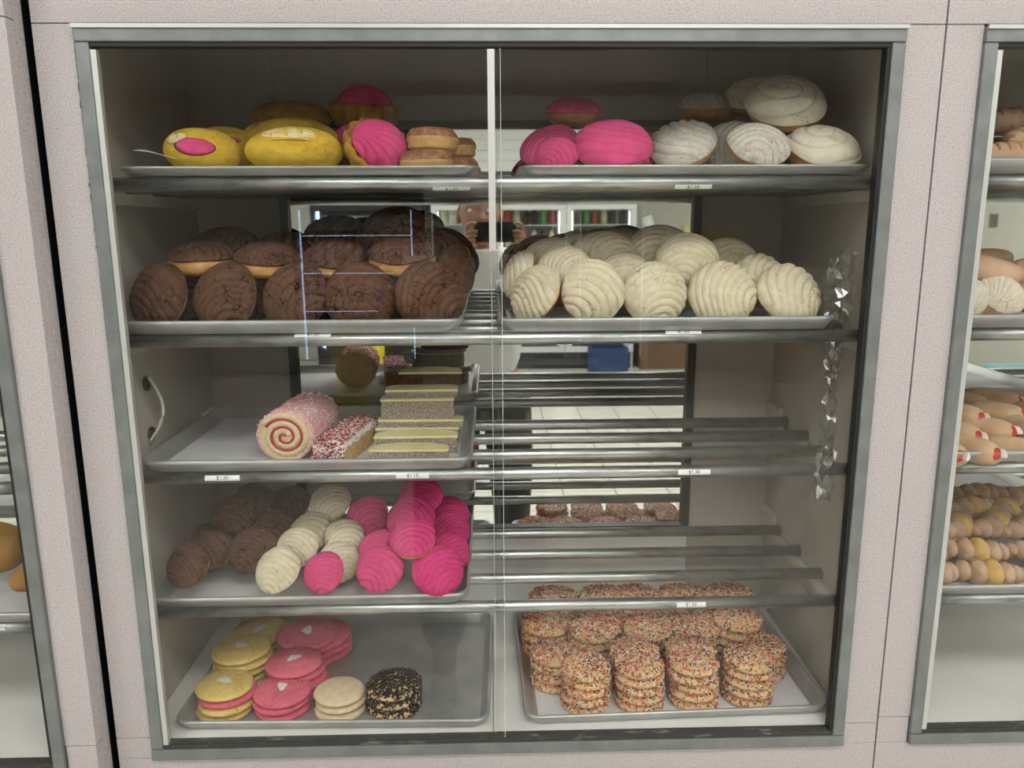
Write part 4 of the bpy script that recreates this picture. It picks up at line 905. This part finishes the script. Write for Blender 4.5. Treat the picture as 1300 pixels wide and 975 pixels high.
# right: counter with paper bag, yellow basket, boxes
t = thing('counter', 'low dark counter at right behind the viewer, seen only in reflection', 'counter', (cx+1.56, -6.30, FLOOR)); box('cabinet_body', (0, -.45, .0), (2.3, 0, .86), mat('counter_brown', (.16, .09, .05), .6), t); box('worktop', (-.02, -.47, .8605), (2.32, .02, .90), INFLOOR, t)
cz = FLOOR+.9005
PB = mat('white_paper_roll', (.80, .80, .78), .7)
o = MB().tube([(0, 0, .065), (0, 0, .70)], .065, 24).build('paper_roll', PB); o.location = (cx+1.86, -6.55, cz+.03); o.rotation_euler = (0, -.35, 0); tag(o, 'white paper roll leaning on the counter, seen only in the mirror', 'paper roll')
def basket():
    t = thing('wire_basket', 'yellow basket on the far counter, seen only in the mirror', 'basket', (cx+2.20, -6.55, cz+.36)); m = MB()
    for k in range(8): m.box((-.19, -.13, .02+k*.028), (.19, -.125, .034+k*.028)); m.box((-.19, .125, .02+k*.028), (.19, .13, .034+k*.028)); m.box((-.19, -.125, .02+k*.028), (-.185, .125, .034+k*.028)); m.box((.185, -.125, .02+k*.028), (.19, .125, .034+k*.028))
    Y_ = mat('yellow_plastic', (.75, .62, .10), .4); m.build('side_slats', Y_, t); box('bottom', (-.19, -.13, 0), (.19, .13, .0195), Y_, t)
basket()
CBX = [mat('carton_brown', (.38, .24, .12), .8), mat('carton_white', (.75, .74, .72), .7), mat('carton_red', (.50, .05, .04), .6), mat('carton_blue', (.04, .10, .35), .6)]
for i, (x, z, w, h, c) in enumerate(((2.62, 0, .3, .22, 2), (2.96, 0, .25, .2, 1), (2.0, 0, .40, .355, 0))):
    o = box('carton', (0, -.2, 0), (w, 0, h), CBX[c], bevel=.003); o.location = (cx+x, -6.45, cz); tag(o, ('red carton on the counter', 'white carton on the counter', 'brown carton under the yellow basket')[i]+' behind the viewer, seen in reflections', 'box')
bc = thing('drink_crate', 'added blue crate standing in for a blue ghost reflection, low in the mirror', 'crate', (cx+.95, -5.9, FLOOR)); MB().box((0, 0, 0), (.36, .3, .02)).box((0, 0, .0205), (.36, .02, .34)).box((0, .28, .0205), (.36, .3, .34)).box((0, .0205, .0205), (.02, .2795, .34)).box((.34, .0205, .0205), (.36, .2795, .34)).build('crate_body', mat('ghost_navy', (.02, .045, .14), .5), bc)  # crate added to stand in for a blue ghost in the glass
ws = thing('floor_sign', 'yellow folding floor sign seen low in the mirror above the cake roll', 'sign', (cx-1.22, -5.7, FLOOR)); YS = mat('sign_yellow', (.80, .62, .03), .4)
for s, a in ((-1, .16), (1, -.16)):
    o = box('panel', (-.15, -.01, 0), (.15, .01, .62), YS, ws, .004); o.rotation_euler = (a, 0, 0); o.location = (0, s*.11, .004)
cab2 = box('wall_switch', (0, 0, 0), (.075, .006, .12), mat('steel_plate', (.35, .35, .34), .3, .9), bevel=.002)

# ================================================================ THE PERSON, seen in the mirror taking the photograph
def skin_body(name, pts, edges, m, parent, sub=2, root=0):
    me = bpy.data.meshes.new(name); me.from_pydata([p[:3] for p in pts], edges, []); o = obj(name, me, parent)
    s = o.modifiers.new('skin', 'SKIN'); s.use_smooth_shade = True
    for i, p in enumerate(pts):
        r = p[3] if isinstance(p[3], tuple) else (p[3], p[3]); me.skin_vertices[0].data[i].radius = r; me.skin_vertices[0].data[i].use_root = (i == root)
    ss = o.modifiers.new('sub', 'SUBSURF'); ss.levels = sub; ss.render_levels = sub; me.materials.append(m); return o
PX, PY = cx-.045, CAM.y-.30
t = thing('person', 'person in white T-shirt and dark trousers holding up a phone, seen in the mirror', 'person', (PX, PY, FLOOR))
# coordinates relative to the person's feet point; +y is towards the cabinet
H0 = 1.50-FLOOR-.77   # phone height over floor
def rel(x, y, z): return (x-PX, y-PY, z-FLOOR)
phx, phy, phz = cx+.012, CAM.y-.022, CAM.z-.022
hl = rel(phx-.088, phy-.012, phz-.012); hr = rel(phx+.088, phy-.012, phz-.012)
pts = [(0, 0, .95, .085), (0, 0, 1.12, .085), (0, .0, 1.30, .085), (0, -.01, 1.40, .07), (0, 0, 1.46, .052), (0, .01, 1.52, .05),
       (-.18, 0, 1.37, .058), (-.27, .09, 1.18, .045), (hl[0]-.035, hl[1]-.05, hl[2]-.085, .028), (hl[0], hl[1]-.012, hl[2]-.02, .022),
       (.18, 0, 1.37, .058), (.27, .09, 1.18, .045), (hr[0]+.035, hr[1]-.05, hr[2]-.085, .028), (hr[0], hr[1]-.012, hr[2]-.02, .022),
       (-.10, 0, .88, .095), (-.11, .02, .50, .062), (-.12, 0, .10, .038), (-.12, .10, .045, .036),
       (.10, 0, .88, .095), (.11, .02, .50, .062), (.12, 0, .10, .038), (.12, .10, .045, .036)]
ed = [(0, 1), (1, 2), (2, 3), (3, 4), (4, 5), (2, 6), (6, 7), (7, 8), (8, 9), (2, 10), (10, 11), (11, 12), (12, 13), (0, 14), (14, 15), (15, 16), (16, 17), (0, 18), (18, 19), (19, 20), (20, 21)]
skin_body('body', pts, ed, SKIN, t)
skin_body('shirt', [(0, 0, .86, (.17, .15)), (0, 0, 1.10, (.175, .14)), (0, 0, 1.28, (.19, .125)), (0, -.005, 1.395, (.125, .095)), (-.185, 0, 1.365, .078), (-.235, .05, 1.26, .070), (.185, 0, 1.365, .078), (.235, .05, 1.26, .070)],
          [(0, 1), (1, 2), (2, 3), (2, 4), (4, 5), (2, 6), (6, 7)], SHIRT, t)
skin_body('trousers', [(0, 0, .92, (.165, .13)), (-.10, 0, .80, .115), (-.115, .015, .50, .095), (.10, 0, .80, .115), (.115, .015, .50, .095), (-.12, .01, .18, .070), (.12, .01, .18, .070)], [(0, 1), (1, 2), (0, 3), (3, 4), (2, 5), (4, 6)], DARKCLOTH, t)
for s in (-1, 1):
    skin_body('shoe', [(s*.12, -.04, .05, .045), (s*.12, .05, .045, .045), (s*.125, .17, .035, .038)], [(0, 1), (1, 2)], DARKCLOTH, t)
# head with face
r_, ph_ = polar(26, 36); th_ = r_*PI; s_, c_ = np.sin(th_), np.cos(th_)
HV = np.stack([.078*s_*np.cos(ph_), .098*s_*np.sin(ph_), .118*c_], -1); jaw = np.clip(-c_, 0, 1); HV[..., 0] *= (1-.28*jaw); HV[..., 1] += .012*jaw
X_, Y_, Z_ = HV[..., 0], HV[..., 1], HV[..., 2]
HV[..., 1] += np.where(Y_ > 0, .022*np.exp(-(X_/.013)**2-((Z_+.018)/.022)**2)+.008*np.exp(-(X_/.024)**2-((Z_+.058)/.010)**2)-.008*np.exp(-((np.abs(X_)-.032)/.014)**2-((Z_-.012)/.012)**2), 0)
hd = obj('head', np_mesh('head', HV, polar_faces(26, 36), [SKIN]), t); hd.location = (0, .035, 1.545)
for s in (-1, 1):
    e = obj('eye', ell_mesh('eye', mat('eye_white', (.7, .7, .7), .3), .011, .008, .008, 1, 0, 1, 1, 8, 12), hd); e.location = (s*.032, .083, .012)
    e = obj('ear', ell_mesh('ear', SKIN, .010, .020, .030, 1, 0, 1, 1, 10, 14), hd); e.location = (s*.080, .0, -.005)
e = obj('mouth', ell_mesh('mouth', mat('lips', (.42, .14, .12), .4), .024, .006, .006, 1, 0, 1, 1, 8, 14), hd); e.location = (0, .100, -.058)
HVh = HV*1.05; HVh[..., 1] -= .012; HVh[..., 2] = np.maximum(HVh[..., 2], .012-.09*(HVh[..., 1] < .02))
hh = obj('hair', np_mesh('hair', HVh+np.array([0, -.004, .006]), polar_faces(26, 36), [HAIR]), hd)
# hands: palm and five fingers each, closed on the phone
for s, h in ((-1, hl), (1, hr)):
    hx, hy, hz = h
    P = [(hx+s*.004, hy-.020, hz-.045, .018), (hx+s*.006, hy-.014, hz-.015, (.020, .012)), (hx+s*.004, hy-.006, hz+.012, (.020, .010))]; skin_body('palm', P, [(0, 1), (1, 2)], SKIN, t)
    for f, (dz, l) in enumerate(((.020, .040), (.008, .046), (-.006, .042), (-.020, .034))):
        up = .022 if f == 0 else .004
        skin_body('finger', [(hx+s*.006, hy-.004, hz+dz*.8, .0085), (hx+s*.010, hy+.022, hz+dz+up*.6, .0080), (hx-s*.006, hy+.036, hz+dz+up, .0072), (hx-s*(l*.62), hy+.034, hz+dz+up*.8+.003, .0060)], [(0, 1), (1, 2), (2, 3)], SKIN, t, 1)
    skin_body('thumb', [(hx+s*.002, hy-.018, hz-.022, .0105), (hx-s*.004, hy-.022, hz-.040, .0095), (hx-s*.022, hy-.014, hz-.038, .0080)], [(0, 1), (1, 2)], SKIN, t, 1)
ph = thing('phone', 'dark phone held sideways in both hands, seen in the mirror', 'phone', (phx, phy, phz)); box('phone_body', (-.074, -.004, -.036), (.074, .004, .036), mat('phone_black', (.02, .02, .022), .2), ph, .003)
box('camera_bump', (-.070, .0042, .004), (-.045, .006, .032), mat('phone_lens', (.03, .03, .035), .1), ph, .001)
cab2.location = (RX1-.0065, -5.2, CAM.z-.04); cab2.rotation_euler = (0, 0, -PI/2); cab2.scale.x = 1.6; tag(cab2, 'small steel wall plate seen reflected in the right case', 'wall plate')

for i, (dx, dy, c, w) in enumerate(((4.25, -4.0, (.25, .50, .52), .35), (4.45, -3.5, (.55, .06, .05), .2), (4.4, -3.1, (.08, .28, .20), .22))):
    o = box('floor_carton', (0, 0, 0), (.4, w, .45), mat('carton_colour', c, .7), bevel=.003); o.location = (dx, dy, FLOOR+.0005)
    tag(o, ('teal carton', 'red carton', 'dark green carton')[i]+' on the floor along the right wall, reflected in the right case', 'box')
